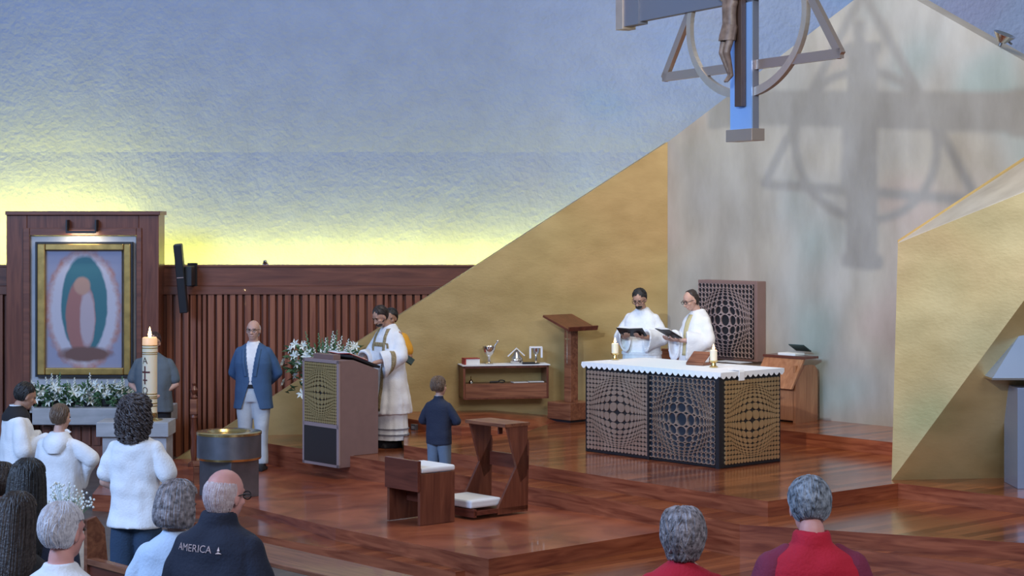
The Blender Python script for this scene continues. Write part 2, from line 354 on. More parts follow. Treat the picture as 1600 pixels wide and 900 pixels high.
# wood panelled wall with ribs
WY = 26.75
def wp(px, py, Y=WY): return P(px, py, Y)
xr = wp(760, 0).x; ztop = wp(0, 415).z; zf = wp(0, 460).z
b = MB(); b.bb(-9.5, xr, WY, WY+.2, -.65, ztop); struct(b.build('wall_left', M['panel']), 'dark wood panelled wall')
b = MB(); x = -9.4; random.seed(3)
while x < xr-.1:
    w = random.choice([.04, .055, .07, .08]); b.bb(x, x+w, WY-.06, WY+.01, -.62, zf+.02); x += w+random.choice([.03, .04, .05])
struct(b.build('trim_2', M['rib']), 'vertical wooden ribs')
b = MB(); b.bb(-9.5, xr, WY-.03, WY+.02, wp(0, 447).z, ztop-.005); b.bb(-9.5, xr, WY-.075, WY+.02, zf, wp(0, 447).z); b.bb(-9.5, xr, WY-.05, WY+.22, ztop-.02, ztop+.01)
struct(b.build('trim_3', M['frieze'], bevel=.006), 'wooden frieze above the ribs')
# ================================================================== furniture and fittings
def mapk(x, y, k=2.8, R=.88):
    r = math.hypot(x, y)
    if r < 1e-6 or r >= R: return x, y
    t = r/R; q = R*(k*t/(1+(k-1)*t)); a = (1-t)**.15
    return x*q/r, y*q/r
def bulge_panel(w, h, n, m, positive, k=2.8, seg=14, T=None, dep=.012, fill=.47):
    """dots on a swelling grid; local x across, z up, facing -y; positive: raised discs, else a pierced plate"""
    b = MB(); sx, sy = 2./n, 2./m
    for i in range(n):
        for j in range(m):
            cx, cy = -1+sx*(i+.5), -1+sy*(j+.5)
            disc = []
            for q in range(seg):
                a = 2*PI*(q+.5)/seg; X, Y = mapk(cx+math.cos(a)*sx*fill, cy+math.sin(a)*sy*fill, k); disc.append((X*w/2, Y*h/2))
            if positive:
                vs = [(x, -dep, z) for x, z in disc]+[(x, .001, z) for x, z in disc]
                b.add(vs, [tuple(range(seg))]+[(q, seg+q, seg+(q+1) % seg, (q+1) % seg) for q in range(seg)], T)
            else:
                sq = []
                for q in range(seg):
                    a = 2*PI*(q+.5)/seg; c, s_ = math.cos(a), math.sin(a); g = .5/max(abs(c), abs(s_)); X, Y = mapk(cx+c*g*sx, cy+s_*g*sy, k); sq.append((X*w/2, Y*h/2))
                vs = [(x, -dep, z) for x, z in disc]+[(x, -dep, z) for x, z in sq]+[(x, .0, z) for x, z in disc]
                fs = []
                for q in range(seg): r = (q+1) % seg; fs += [(q, r, seg+r, seg+q), (q, r, 2*seg+r, 2*seg+q)]
                b.add(vs, fs, T)
    return b
def bpanel(name, w, h, n, m, positive, mt, parent, loc, rotz, **k):
    b = bulge_panel(w, h, n, m, positive, **k); me = bpy.data.meshes.new(name); me.from_pydata([tuple(v) for v in b.v], [], b.f); me.update(); me.materials.append(mt)
    o = bpy.data.objects.new(name, me); COL.objects.link(o); o.parent = parent; o.location = loc; o.rotation_euler = (0, 0, rotz); return o

# ---- altar: local x along E1 (left-far to right-near), y along E2; origin at front corner
AC = G(1126.3, 732.6, 0); AL, AW, AH = 2.09, .96, .985
alt = thing('altar', 'black boxy altar with copper and bronze bulging dot panels under a lace cloth', 'altar', AC, RZ)
MB().bb(-AL, 0, 0, AW, 0, AH).build('body', M['black'], alt, bevel=.006)
MB().bb(-AL-.01, .01, -.01, AW+.01, AH-.001, AH+.03).build('tabletop', M['black'], alt)
pw = (AL-.12)/2
bpanel('dot_panel', pw, .90, 18, 18, True, M['copper'], alt, (-AL+.035+pw/2, -.002, .485), 0)['label'] = 'copper disc panel with rainbow sheen'
MB().bb(-pw/2-.03-.055-pw/2-.0, -.055+.0, -.004, .0, .03, .94).build('backing', M['navy'], alt)
bpanel('dot_panel', pw, .90, 15, 15, False, M['copper'], alt, (-.065-pw/2, -.004, .485), 0, dep=.02)['label'] = 'pierced copper plate over dark blue holes'
MB().bb(-AL+.02+pw+.015, -AL+.02+pw+.045, -.03, .0, .0, AH).build('upright', M['black'], alt)
MB().bb(-.05, .002, -.03, .0, .0, AH).build('upright', M['black'], alt)
bpanel('dot_panel', .88, .90, 18, 18, True, M['bronze'], alt, (.002, AW/2+.01, .485), PI/2)['label'] = 'bronze disc panel on the short side'
# cloth
b = MB(); z0 = AH+.032; ov = .03
def edge_pts():
    x0, x1, y0, y1 = -AL-ov, ov, -ov, AW+ov; st = .0115; out = []
    def run(ax, ay, bx, by):
        L = math.hypot(bx-ax, by-ay); n = int(L/st)
        for i in range(n): t = i/n; out.append((ax+(bx-ax)*t, ay+(by-ay)*t, L*t))
    run(x0, y0, x1, y0); run(x1, y0, x1, y1); run(x1, y1, x0, y1); run(x0, y1, x0, y0); return out
ep = edge_pts(); n = len(ep)
top = [(x, y, z0+.006) for x, y, s in ep]
drop = [(x*1.002, y*1.0+(-.006 if y < 0 else 0), z0-.030-.034*abs(math.sin(PI*s/.085))) for x, y, s in ep]
b.add(top+drop, [tuple(range(n))]+[(i, (i+1) % n, n+(i+1) % n, n+i) for i in range(n)])
cl = b.build('altar_cloth', M['cloth'], None, AC, RZ); tag(cl, 'white altar cloth with scalloped lace edge lying on the altar', 'altar cloth')
q = cl.modifiers.new('s', 'SOLIDIFY'); q.thickness = .004
ATZ = AH+.041
def on_altar(px, py, z=ATZ): return G(px, py, z)
def candle(px, py, lab):
    p = on_altar(px, py); t = thing('altar_candle', lab, 'candle', p, 0, 'pillar candles on the altar')
    MB().lathe([(.045, 0), (.047, .01), (.03, .02), (.026, .05), (.05, .07), (.052, .075)], n=24).build('holder', M['brass'], t, smooth=True)
    MB().lathe([(.040, .0), (.040, .11), (.034, .115), (.02, .108)], (0, 0, .075), 24).build('wax', M['wax'], t, smooth=True)
    MB().lathe([(.003, 0), (.012, .015), (.014, .028), (.009, .045), (.002, .07)], (0, 0, .185), 12).build('flame', M['flame'], t, smooth=True)
    l = bpy.data.lights.new('flame_light', 'POINT'); l.energy = .8; l.color = (1, .6, .3); l.shadow_soft_size = .03
    o = bpy.data.objects.new('flame_light', l); COL.objects.link(o); o.parent = t; o.location = (0, 0, .30)
candle(961, 562, 'lit white pillar candle in brass holder at left end of the altar')
candle(1115, 574, 'lit white pillar candle in brass holder near the right corner of the altar')
t = thing('missal_stand', 'wooden missal stand on the altar behind the right candle', 'book stand', on_altar(1092, 570), RZ+.15); t.scale = (.72, .72, .85)
MB().bb(-.16, .16, -.12, .12, 0, .035).build('base', M['bench'], t, bevel=.004)
b = MB(); b.prism([(-.16, -.1, .04), (.16, -.1, .04), (.16, .10, .17), (-.16, .10, .17)], [(-.16, -.09, .03), (.16, -.09, .03), (.16, .11, .155), (-.16, .11, .155)]); b.build('book_rest', M['bench'], t)
for k in (-1, 1): MB().bar((k*.13, .1, .02), (k*.16, .1, .16), .02, .02).build('prop', M['mahog'], t)
b = MB(); rr = []
for i in range(9):
    x = -.055+.11*i/8; rr.append(x)
p = on_altar(1175, 571)
pt = []
b.add([(-.2, .05, .004), (.2, .05, .004), (.2, -.15, .004), (-.2, -.15, .004)], [(0, 1, 2, 3)])
o = b.build('corporal', M['marblep'], None, on_altar(1150, 566)+Vector((0, 0, .002)), RZ); tag(o, 'pale folded linen square lying on the altar cloth', 'cloth'); o.modifiers.new('s', 'SOLIDIFY').thickness = .004
b = MB(); X = ov+.012
b.ring([[(x, .25, ATZ+.008), (x, .33, ATZ+.008), (x, .33, ATZ+.013), (x, .25, ATZ+.013)] for x in (-.12, ov)]+[[(ov+.005, y, ATZ-.01), (ov+.005, y+.08, ATZ-.01), (ov+.012, y+.08, ATZ-.01), (ov+.012, y, ATZ-.01)] for y in (.25,)]+[[(ov+.010, .235, ATZ-.1), (ov+.010, .325, ATZ-.1), (ov+.015, .325, ATZ-.1), (ov+.015, .235, ATZ-.1)]])
o = b.build('purificator', M['cloth'], None, AC, RZ); tag(o, 'small white towel hanging over the right edge of the altar', 'cloth')

# ---- ambo
AM = G(591, 708.5, -.15); C0 = AM-E2*.567; C0.z = -.279
amb = thing('ambo', 'mauve-brown reading desk with gold dot panel jutting over the step', 'lectern', C0, RZ)
AB, AD, AT = .727, .567, 1.262
b = MB(); prof = [(0, 0), (0, AT), (.2, AT), (AD, AT-.13), (AD, .13), (.2, .13), (.2, 0)]
b.prism([(-AB, y, z) for y, z in prof], [(0, y, z) for y, z in prof]); b.build('body', M['taupe'], amb, bevel=.004)
b = MB(); b.bb(-AB-.004, 0.004, -.02, 0, AT-.035, AT+.004).bb(-AB-.004, .004, -.02, 0, 0, .035).bb(-AB-.004, -AB+.035, -.02, 0, 0, AT).bb(-.04, .004, -.02, 0, 0, AT).bb(-AB, 0, -.02, 0, .46, .505); b.build('front_frame', M['taupel'], amb)
MB().bb(-AB+.035, -.04, -.008, .0, .5, AT-.03).build('backing', M['black'], amb)
MB().bb(-AB+.035, -.04, -.024, .0, .035, .46).build('lower_panel', M['blackp'], amb)
bpanel('dot_panel', .655, .715, 18, 20, True, M['goldd'], amb, (-AB/2-.002, -.008, .864), 0, dep=.016)
MB().bb(-AB+.15, -AB+.55, .03, .14, AT, AT+.06).build('ledge', M['taupe'], amb, bevel=.004)
sl_ = math.atan2(-.13, AD-.2)
T = Matrix.Translation((-AB/2, .40, AT-.03)) @ Matrix.Rotation(sl_, 4, 'X')
MB().box((0, 0, 0), (.70, .44, .03), T).build('book_rest', M['black'], amb, bevel=.004)
def open_book(name, label, cat, loc, rotz, tilt, w, d, cm, group=None):
    t = thing(name, label, cat, loc, rotz, group)
    R = Matrix.Rotation(tilt, 4, 'X')
    b = MB(); b.box((-w/2, 0, 0), (w, d, .008), R @ Matrix.Rotation(.06, 4, 'Y')).box((w/2, 0, 0), (w, d, .008), R @ Matrix.Rotation(-.06, 4, 'Y')); b.build('cover', cm, t)
    b = MB()
    for s in (-1, 1):
        T = R @ Matrix.Rotation(-.06*s, 4, 'Y'); rg = []
        for i in range(7):
            u = i/6; x = s*(u*w*.97); h = .006+.022*math.sin(PI*(.12+.88*u)**.8)*.9+.004
            rg.append([(x, -d*.48, .004), (x, d*.48, .004), (x, d*.48, h), (x, -d*.48, h)])
        b.ring(rg, True, T)
    b.build('pages', M['paper'], t, smooth=False); return t
bp = amb.matrix_basis @ Vector((0, 0, 0)) if False else C0+E1*(-AB/2)+E2*.38+Vector((0, 0, AT+.008))
open_book('lectionary', 'open book with red cover lying on the ambo', 'book', bp, RZ+PI, -sl_*1.0, .22, .30, M['red'])

# ---- flowers
def lily(b, c, r, d, rnd):
    d = Vector(d).normalized(); a = d.orthogonal().normalized(); e = d.cross(a)
    for k in range(6):
        t = 2*PI*k/6+rnd.random()*.3; u = a*math.cos(t)+e*math.sin(t); v = d.cross(u)
        pts = [c, c+u*r*.45+d*r*.35+v*r*.2, c+u*r+d*r*.25, c+u*r*.45+d*r*.35-v*r*.2]
        b.add(pts, [(0, 1, 2), (0, 2, 3)])
def leafq(b, p, d, L, w, rnd):
    d = Vector(d).normalized(); s = d.cross(Vector((rnd.uniform(-1, 1), rnd.uniform(-1, 1), .6))).normalized()
    q = Vector((0, 0, -L*.2)); b.add([p, p+d*L*.5+s*w, p+d*L+q, p+d*L*.5-s*w], [(0, 1, 2), (0, 2, 3)])
def arrangement(label, loc, rx, ry, h, nspike, nlily, nleaf, seed, droop=0, group=None, rotz=0, pot=True):
    rnd = random.Random(seed); t = thing('flower_arrangement', label, 'flowers', loc, rotz, group)
    lf = MB(); ll = MB()
    for i in range(nleaf):
        a = rnd.uniform(0, 2*PI); k = math.sqrt(rnd.random()); z = rnd.uniform(.0, .62)*h-(droop if rnd.random() < .35 else 0)*rnd.random()
        p = Vector((math.cos(a)*rx*k, math.sin(a)*ry*k, z)); d = Vector((math.cos(a)*k, math.sin(a)*k, rnd.uniform(-.2, 1.2)))
        leafq(lf if rnd.random() < .7 else ll, p, d, rnd.uniform(.07, .15), rnd.uniform(.010, .022), rnd)
    st = MB()
    for i in range(nspike):
        a = rnd.uniform(0, 2*PI); k = rnd.uniform(.1, 1); b0 = Vector((math.cos(a)*rx*k*.5, math.sin(a)*ry*k*.5, 0))
        H = h*rnd.uniform(.65, 1.08); tip = b0+Vector((math.cos(a)*rx*.55*k, math.sin(a)*ry*.4*k, H)); st.tube([b0, tip], [.004, .002], 5)
        fl = MB(); n = 16
        for j in range(n):
            u = .42+.58*j/n; c = b0.lerp(tip, u); r = .021*(1.25-u*.85); aa = j*2.4; o = Vector((math.cos(aa), math.sin(aa), .1))*.018*(1.3-u)
            fl.ell(c+o, (r, r, r*.85), n=6, m=4)
        fl.build('flower_spike', M['petal'] if rnd.random() < .75 else M['leafl'], t)
    for i in range(nlily):
        a = rnd.uniform(PI, 2*PI) if rnd.random() < .85 else rnd.uniform(0, PI); k = rnd.uniform(.75, 1.12); z = h*rnd.uniform(.15, .80)
        if droop and rnd.random() < .4: z = -rnd.random()*droop
        c = Vector((math.cos(a)*rx*k, math.sin(a)*ry*k, z)); b = MB(); lily(b, c, rnd.uniform(.06, .095), (math.cos(a), math.sin(a)-.3, .5), rnd); b.build('lily', M['petal'], t)
    lf.build('leaves', M['leaf'], t); ll.build('pale_leaves', M['leafl'], t); st.build('stems', M['leafl'], t)
    if pot: MB().lathe([(.05, 0), (.07, .05), (.075, .1)], (0, 0, -.0), 16).build('vase', M['black'], t, smooth=True)
    return t
ap = P(508, 585, 24.35)
arrangement('tall bouquet of white lilies and green foliage on stand behind the ambo', (ap.x, ap.y, ap.z+.0), 0.46, .26, .52, 20, 40, 480, 5, droop=.34, pot=False)
pd = thing('flower_stand', 'slim black stand carrying the bouquet behind the ambo', 'stand', (ap.x, ap.y, -.15))
MB().lathe([(.16, 0), (.16, .02), (.02, .03), (.02, ap.z+.13), (.12, ap.z+.14), (.12, ap.z+.15)], n=20).build('post', M['black'], pd, smooth=True)

# ---- seat (celebrant's stool) and kneeler
SZ = -.30
s0 = G(656, 822, -.325)                 # near corner
st = thing('presider_seat', 'low mahogany seat with white cushion seen from behind', 'seat', s0, RZ)
W_, D_ = .52, .50                       # along -E1 , along +E2
MB().bb(-.035, .0, 0, D_-.06, 0, .50).build('side_panel', M['mahogv'], st, bevel=.003)
MB().bb(-W_, -W_+.035, 0, D_-.06, 0, .50).build('side_panel', M['mahogv'], st, bevel=.003)
MB().bb(-W_, 0, -.03, .015, .33, .63).build('backrest', M['mahog'], st, bevel=.003)
MB().bb(-W_+.035, -.035, 0, D_-.06, .42, .45).build('seat', M['mahog'], st)
MB().bb(-W_+.035, -.035, .22, .25, .18, .32).build('stretcher', M['mahog'], st)
cu = MB(); cu.bb(-W_+.02, -.0, .02, D_-.05, .505, .56)
tag(cu.build('seat_cushion', M['cloth'], None, s0, RZ, bevel=.018), 'thin white cushion lying on the low seat', 'cushion')
k0 = G(827, 798, -.305); kn = thing('kneeler', 'mahogany prie-dieu with crossed side boards facing the altar steps', 'kneeler', k0, RZ)
# local x along E1, y along E2 ; the user kneels at -y looking +y
KW = .60
for i, x in enumerate((-KW, -.03)):
    b = MB()
    b.prism([(x, -.02, 0), (x, 0.0, .68), (x, -.01, .72), (x, -.42, .06), (x, -.42, 0)], [(x+.03, -.02, 0), (x+.03, 0, .68), (x+.03, -.01, .72), (x+.03, -.42, .06), (x+.03, -.42, 0)])
    b.build('side_board', M['mahogv'], kn)
    b = MB(); b.prism([(x-.0, -.30, .865), (x, -.02, .865), (x, -.03, .36), (x, -.12, .30)], [(x+.03, -.30, .865), (x+.03, -.02, .865), (x+.03, -.03, .36), (x+.03, -.12, .30)]); b.build('upper_brace', M['mahogv'], kn)
MB().bb(-KW-.01, .01, -.34, .0, .865, .90).build('armrest', M['bench'], kn, bevel=.003)
MB().bb(-KW, 0, -.04, -.01, .42, .56).build('crosspiece', M['mahog'], kn)
MB().bb(-KW, 0, -.72, -.02, 0.02, .06).bb(-KW, 0, -.74, -.70, 0, .08).build('foot_board', M['mahog'], kn)
MB().box((-.22, -.2, .82), (.02, .05, .09)).build('hook', M['mahog'], kn)
tag(MB().bb(-KW+.03, -.04, -.74, -.34, .085, .165).build('kneeling_cushion', M['cloth'], None, k0, RZ, bevel=.018), 'thick white cushion on the foot of the kneeler', 'cushion')

# ---- lectern by the gold wall
l0 = G(891, 661, 0); le = thing('wooden_lectern', 'tall reddish wooden lectern with inlaid cross on its column', 'lectern', l0, RZ)
MB().bb(-.44, 0, 0, .44, .03, .25).build('base', M['bench'], le, bevel=.004)
MB().bb(-.42, -.02, .02, .42, 0, .03).build('plinth', M['black'], le)
MB().bb(-.285, -.155, .155, .285, .25, 1.24).build('column', M['bench'], le, bevel=.004)
MB().bb(-.227, -.217, .15, .156, .75, 1.2).bb(-.262, -.182, .15, .156, 1.07, 1.08).build('inlaid_cross', M['silverm'], le)
T = Matrix.Translation((-.22, .2, 1.29)) @ Matrix.Rotation(.33, 4, 'Y')
b = MB(); b.box((0, 0, 0), (.52, .52, .03), T); b.box((.26, 0, .02), (.02, .52, .06), T); b.build('book_rest', M['mahog'], le, bevel=.003)

# ---- credence box on the wall
q = on1(783); a1 = math.atan2((W1b-W1a).y, (W1b-W1a).x)
cz0 = P(783, 623, q.y-.3).z; cz1 = P(783, 571, q.y-.3).z; CH = cz1-cz0
cr_ = thing('wall_credenza', 'open wooden shelf box hung on the gold wall', 'shelf', (q.x, q.y, cz0), a1)
CW = 1.14; ty = -.36
b = MB(); b.bb(-CW/2, CW/2, ty, -.002, CH-.03, CH).bb(-CW/2, CW/2, ty, -.002, 0, .025).bb(-CW/2, -CW/2+.03, ty, -.002, 0, CH).bb(CW/2-.03, CW/2, ty, -.002, 0, CH); b.build('case', M['mahogv'], cr_, bevel=.003)
MB().bb(-CW/2+.03, CW/2-.03, ty-.004, ty+.02, .02, .205).build('drawer_front', M['bench'], cr_, bevel=.002)
MB().bb(-CW/2+.03, CW/2-.03, ty+.02, -.01, .185, .2).build('inner_shelf', M['bench'], cr_)
e1_ = Vector((math.cos(a1), math.sin(a1), 0)); n1 = Vector((-math.sin(a1), math.cos(a1), 0))
def cre(x, y, z): return Vector((q.x, q.y, cz0))+e1_*x+n1*y+Vector((0, 0, z))
tag(MB().bb(-CW/2-.015, CW/2+.015, ty-.02, -.01, CH+.001, CH+.012).build('shelf_cloth', M['cloth'], None, cre(0, 0, 0), a1), 'white linen runner on top of the wall shelf', 'cloth')
ct = CH+.013
t = thing('boxed_book', 'red bound book with white page edges at left end of the wall shelf', 'book', cre(-.44, -.2, ct), a1+.1)
MB().bb(-.1, .1, -.07, .07, 0, .075).build('pages', M['paper'], t); MB().bb(-.105, -.09, -.08, .08, 0, .082).bb(-.105, .10, -.08, .08, .076, .084).build('cover', M['red'], t)
t = thing('ciborium', 'silver bowl-shaped vessel with a spoon on the wall shelf', 'chalice', cre(-.20, -.2, ct))
MB().lathe([(.055, 0), (.055, .01), (.02, .03), (.018, .09), (.03, .11), (.06, .14), (.085, .2), (.088, .235), (.078, .235), (.06, .15)], n=24).build('bowl', M['silverm'], t, smooth=True)
MB().tube([(.03, 0, .16), (.11, 0, .29)], .008, 8).ell((.115, 0, .3), (.018, .018, .02)).build('spoon', M['silverm'], t, smooth=True)
t = thing('veiled_vessel', 'round silver vessel under a folded white cloth tent on the wall shelf', 'vessel', cre(.17, -.2, ct))
MB().lathe([(.07, 0), (.085, .03), (.08, .07), (.045, .11), (.035, .15), (.01, .18)], n=24).build('pot', M['silverm'], t, smooth=True)
b = MB(); b.prism([(0, -.07, .21), (-.12, -.07, .10), (-.12, .07, .10), (0, .07, .21)], [(0, -.07, .20), (-.11, -.07, .095), (-.11, .07, .095), (0, .07, .20)]); b.prism([(0, -.07, .21), (.11, -.07, .11), (.11, .07, .11), (0, .07, .21)], [(0, -.07, .2), (.10, -.07, .105), (.10, .07, .105), (0, .07, .2)]); b.build('veil', M['cloth'], t)
t = thing('chalice', 'silver chalice draped with a white cloth at right of the wall shelf', 'chalice', cre(.43, -.2, ct))
MB().lathe([(.055, 0), (.05, .012), (.014, .03), (.018, .09), (.014, .11), (.04, .14), (.05, .2), (.044, .2)], n=24).build('cup', M['silverm'], t, smooth=True)
MB().bb(-.085, .085, -.08, .08, .205, .222).bb(-.088, -.062, -.08, .0, .07, .215).bb(.062, .088, -.08, .0, .08, .215).build('veil', M['cloth'], t, bevel=.004)
b = MB(); b.box((0, 0, .014), (.17, .045, .026)).box((.1, .02, .008), (.08, .03, .014)); tag(b.build('black_case', M['black'], None, cre(.31, -.31, ct), a1, bevel=.005), 'small black case in front of the chalice on the wall shelf', 'case')
t = thing('hand_bell', 'little brass bell inside the open wall shelf', 'bell', cre(-.44, -.2, .203))
MB().lathe([(.032, 0), (.022, .03), (.01, .045)], n=16).build('bell_cup', M['silverm'], t, smooth=True); MB().tube([(0, 0, .045), (0, 0, .09)], .006).build('handle', M['brass'], t)
b = MB(); b.tube([(-.1, 0, .012), (.02, 0, .014)], .012, 8); b.tube([(.02+.04*math.cos(a)+.04, .03*math.sin(a), .02+.012*math.sin(a)) for a in [i*2*PI/12 for i in range(13)]], .007, 6)
tag(b.build('black_thurible_handle', M['black'], None, cre(-.1, -.25, .205), a1), 'black handle with a loop inside the open wall shelf', 'handle')
b = MB()
for i, (x, r) in enumerate(((-.1, .1), (.12, -.06))): b.box((x, 0, .005+i*.004), (.2, .15, .006), Matrix.Rotation(r, 4, 'Z'))
tag(b.build('paper_sheets', M['paper'], None, cre(.3, -.24, .205), a1), 'loose white paper sheets inside the open wall shelf', 'paper')

# ---- square pierced panel on the centre wall
qa = on2(1092); qb = on2(1190); a2 = math.atan2((W2b-W1b).y, (W2b-W1b).x)
d2 = Vector(((W2b-W1b).x, (W2b-W1b).y, 0)).normalized(); n2 = Vector((d2.y, -d2.x, 0))    # towards the altar
PWD = 1.03; zc0 = P(1190, 566, qb.y-.2).z; PH = P(1190, 440, qb.y-.2).z-zc0
pc = Vector((on2(1150).x, on2(1150).y, zc0))
pn = thing('wall_panel_screen', 'square taupe wall panel pierced with bulging black dots behind the priests', 'panel', pc, a2)
MB().bb(-PWD/2, PWD/2, -.17, -.002, 0, PH).build('case', M['taupe'], pn, bevel=.005)
MB().bb(-PWD/2+.02, PWD/2-.05, -.174, -.16, .03, PH-.04).build('backing', M['black'], pn)
bpanel('dot_panel', PWD-.08, PH-.08, 15, 15, False, M['taupel'], pn, (-.015, -.176, PH/2), 0, dep=.02)

# ---- pine sedilia at right and the chair back between the priests
p = G(1243, 661, .15); sd = thing('pine_credence_chair', 'orange pine bench end with slanted panel beside the silvery wall', 'bench', p, RZ)
b = MB(); prof = [(-.42, 0), (.0, 0), (.0, .0)]
MB().bb(-.62, -.02, 0, .42, .02, .50).build('seat_box', M['pine'], sd, bevel=.01)
rg = []
pr = [(0, .0), (.42, .0), (.42, .60)]+[(.30+.12*math.cos(a), .60+.10*math.sin(a)) for a in [PI/2*i/5 for i in range(1, 6)]]+[(0, .70)]
b = MB(); b.prism([(.0, y, z) for y, z in pr], [(-.04, y, z) for y, z in pr]); b.build('end_panel', M['pine'], sd)
b = MB(); b.prism([(-.62, -.10, .42), (.02, -.10, .42), (.06, .10, .80), (-.58, .10, .80)], [(-.62, -.07, .42), (.02, -.07, .42), (.06, .13, .80), (-.58, .13, .80)]); b.build('slanted_panel', M['pine'], sd)
MB().bb(-.60, .08, .08, .34, .78, .81).build('top_board', M['mahog'], sd)
o = MB().bb(-.16, .12, -.09, .09, 0, .03).build('paper_stack', M['paper'], None, P(1228, 556.5, p.y+.2)+Vector((0, 0, -.002)), RZ, bevel=.004); tag(o, 'stack of papers on top of the pine bench', 'paper')
o.location = p+E1*-.22+E2*.2+Vector((0, 0, .811)); pp = o.location.copy()
T = Matrix.Rotation(-.5, 4, 'X'); o = MB().box((0, 0, .05), (.24, .17, .012), T).build('dark_folder', M['bluebook'], None, pp+Vector((.08, .02, .045)), RZ); tag(o, 'dark green folder propped open on the papers', 'folder')
p = P(1047, 545, 25.3); ch = thing('wooden_chair', 'reddish wooden chair back showing between the two priests', 'chair', (p.x, p.y, 0), RZ)
MB().bb(-.14, .14, -.02, .02, .55, p.z).build('backrest', M['bench'], ch, bevel=.006); MB().bb(-.18, .18, 0, .4, .42, .46).build('seat', M['bench'], ch)
for x in (-.16, .16):
    for y in (.02, .38): MB().bb(x-.02, x+.02, y-.02, y+.02, 0, .42 if y > .1 else .6).build('leg', M['bench'], ch)

# ---- baptismal font
fp = Vector(((358-800)/F*21.65, 21.65, -.415)); ft = thing('baptismal_font', 'round steel baptismal font with brass rims on grey pedestal', 'font', fp)
ftop = P(358, 679, 21.65-.34).z+.415; fb = P(358, 722, 21.3).z+.415
b = MB(); b.bb(-.27, .27, -.20, .20, 0, fb+.02, Matrix.Rotation(RZ+.12, 4, 'Z')); b.build('pedestal', M['steel'], ft, bevel=.004)
MB().lathe([(.30, fb), (.355, fb+.02), (.355, ftop-.03), (.33, ftop-.03), (.33, ftop-.05)], n=64).build('bowl', M['steel'], ft, smooth=True)
MB().lathe([(.30, fb-.012), (.35, fb-.004), (.358, fb+.02), (.350, fb+.02)], n=64).build('lower_rim', M['brass'], ft, smooth=True)
b = MB(); nn = 64; R = lambda r, z: [(r*math.cos(2*PI*j/nn), r*math.sin(2*PI*j/nn), z) for j in range(nn)]
b.ring([R(.35, ftop-.035), R(.36, ftop-.03), R(.36, ftop-.004), R(.352, ftop), R(.24, ftop), R(.22, ftop-.03), R(.10, ftop-.06), R(.01, ftop-.065)], True); b.build('upper_rim', M['brass'], ft, smooth=True)

# ---- shrine: picture surround, marble, ledge, table
SY = 26.3
def rect(x0, x1, y0, y1, Y, d): a = P(x0, y1, Y); c = P(x1, y0, Y); return (a.x, c.x, Y, Y+d, a.z, c.z)
sh = thing('picture_shrine', 'tall dark wooden surround enclosing the framed picture', 'shrine', P(129, 600, SY))
L = -P(129, 600, SY)
def shp(name, rects, m, bevel=.006):
    b = MB()
    for r in rects: b.bb(*r, T=Matrix.Translation(L))
    return b.build(name, m, sh, bevel=bevel)
shp('outer_frame', [rect(10, 42, 332, 690, SY, .45), rect(217, 248, 332, 690, SY, .45), rect(42.2, 216.8, 332, 362, SY, .44)], M['mahogv'])
shp('cornice', [rect(8, 250, 330, 336, SY-.05, .5)], M['frieze'])
shp('inner_moulding', [rect(36, 46, 356, 640, SY-.03, .2), rect(213, 221, 356, 640, SY-.03, .2), rect(46.2, 212.8, 356, 368, SY-.03, .2)], M['frieze'])
shp('marble_back', [rect(46.3, 212.7, 368.3, 645, SY+.03, .1)], M['marblep'], 0)
shp('marble_shelf', [rect(46, 214, 592, 604, SY+.02, .1)], M['marblep'], .004)
pf = thing('framed_picture', 'tall gilt framed painting in teal, rose and lavender inside the shrine', 'painting', P(131, 586, SY+.06))
L2 = -P(131, 586, SY+.06); r = lambda *a: rect(*a)
b = MB()
for q_ in ((58, 70, 381, 586), (193, 204, 381, 586), (70.2, 192.8, 381, 391), (70.2, 192.8, 575, 586)): b.bb(*rect(*q_, SY-.09, .1), T=Matrix.Translation(L2))
b.build('frame', M['goldfr'], pf, bevel=.012)
b = MB()
for q_ in ((55, 58, 378, 589), (204, 207, 378, 589), (58.2, 203.8, 378, 381), (58.2, 203.8, 586, 589)): b.bb(*rect(*q_, SY-.07, .08), T=Matrix.Translation(L2))
b.build('outer_lip', M['black'], pf)
# painting: a plain abstract of nested upright ovals
cv = bpy.data.materials.new('painted_canvas'); cv.use_nodes = True; nt = cv.node_tree; bs = nt.nodes['Principled BSDF']; bs.inputs['Roughness'].default_value = .5
def N(t): return nt.nodes.new(t)
tc = N('ShaderNodeTexCoord')
def oval(cx, cz, rx, rz, col, prev, soft=.12, warp=.05, ws=5):
    mp = N('ShaderNodeMapping'); mp.inputs['Location'].default_value = (-cx/rx, 0, -cz/rz); mp.inputs['Scale'].default_value = (1/rx, 0, 1/rz)
    nz = N('ShaderNodeTexNoise'); nz.inputs['Scale'].default_value = ws; nz.inputs['Detail'].default_value = 4; nt.links.new(tc.outputs['Object'], nz.inputs['Vector'])
    ln = N('ShaderNodeVectorMath'); ln.operation = 'LENGTH'; nt.links.new(tc.outputs['Object'], mp.inputs[0]); nt.links.new(mp.outputs[0], ln.inputs[0])
    ad = N('ShaderNodeMath'); ad.operation = 'MULTIPLY_ADD'; nt.links.new(nz.outputs['Fac'], ad.inputs[0]); ad.inputs[1].default_value = warp*4; nt.links.new(ln.outputs['Value'], ad.inputs[2])
    mr = N('ShaderNodeMapRange'); mr.inputs[1].default_value = 1+warp*2-soft; mr.inputs[2].default_value = 1+warp*2+soft; mr.inputs[3].default_value = 1; mr.inputs[4].default_value = 0; nt.links.new(ad.outputs[0], mr.inputs[0])
    mx = N('ShaderNodeMix'); mx.data_type = 'RGBA'; nt.links.new(mr.outputs[0], mx.inputs[0]); nt.links.new(prev, mx.inputs[6]); mx.inputs[7].default_value = (*col, 1); return mx.outputs[2]
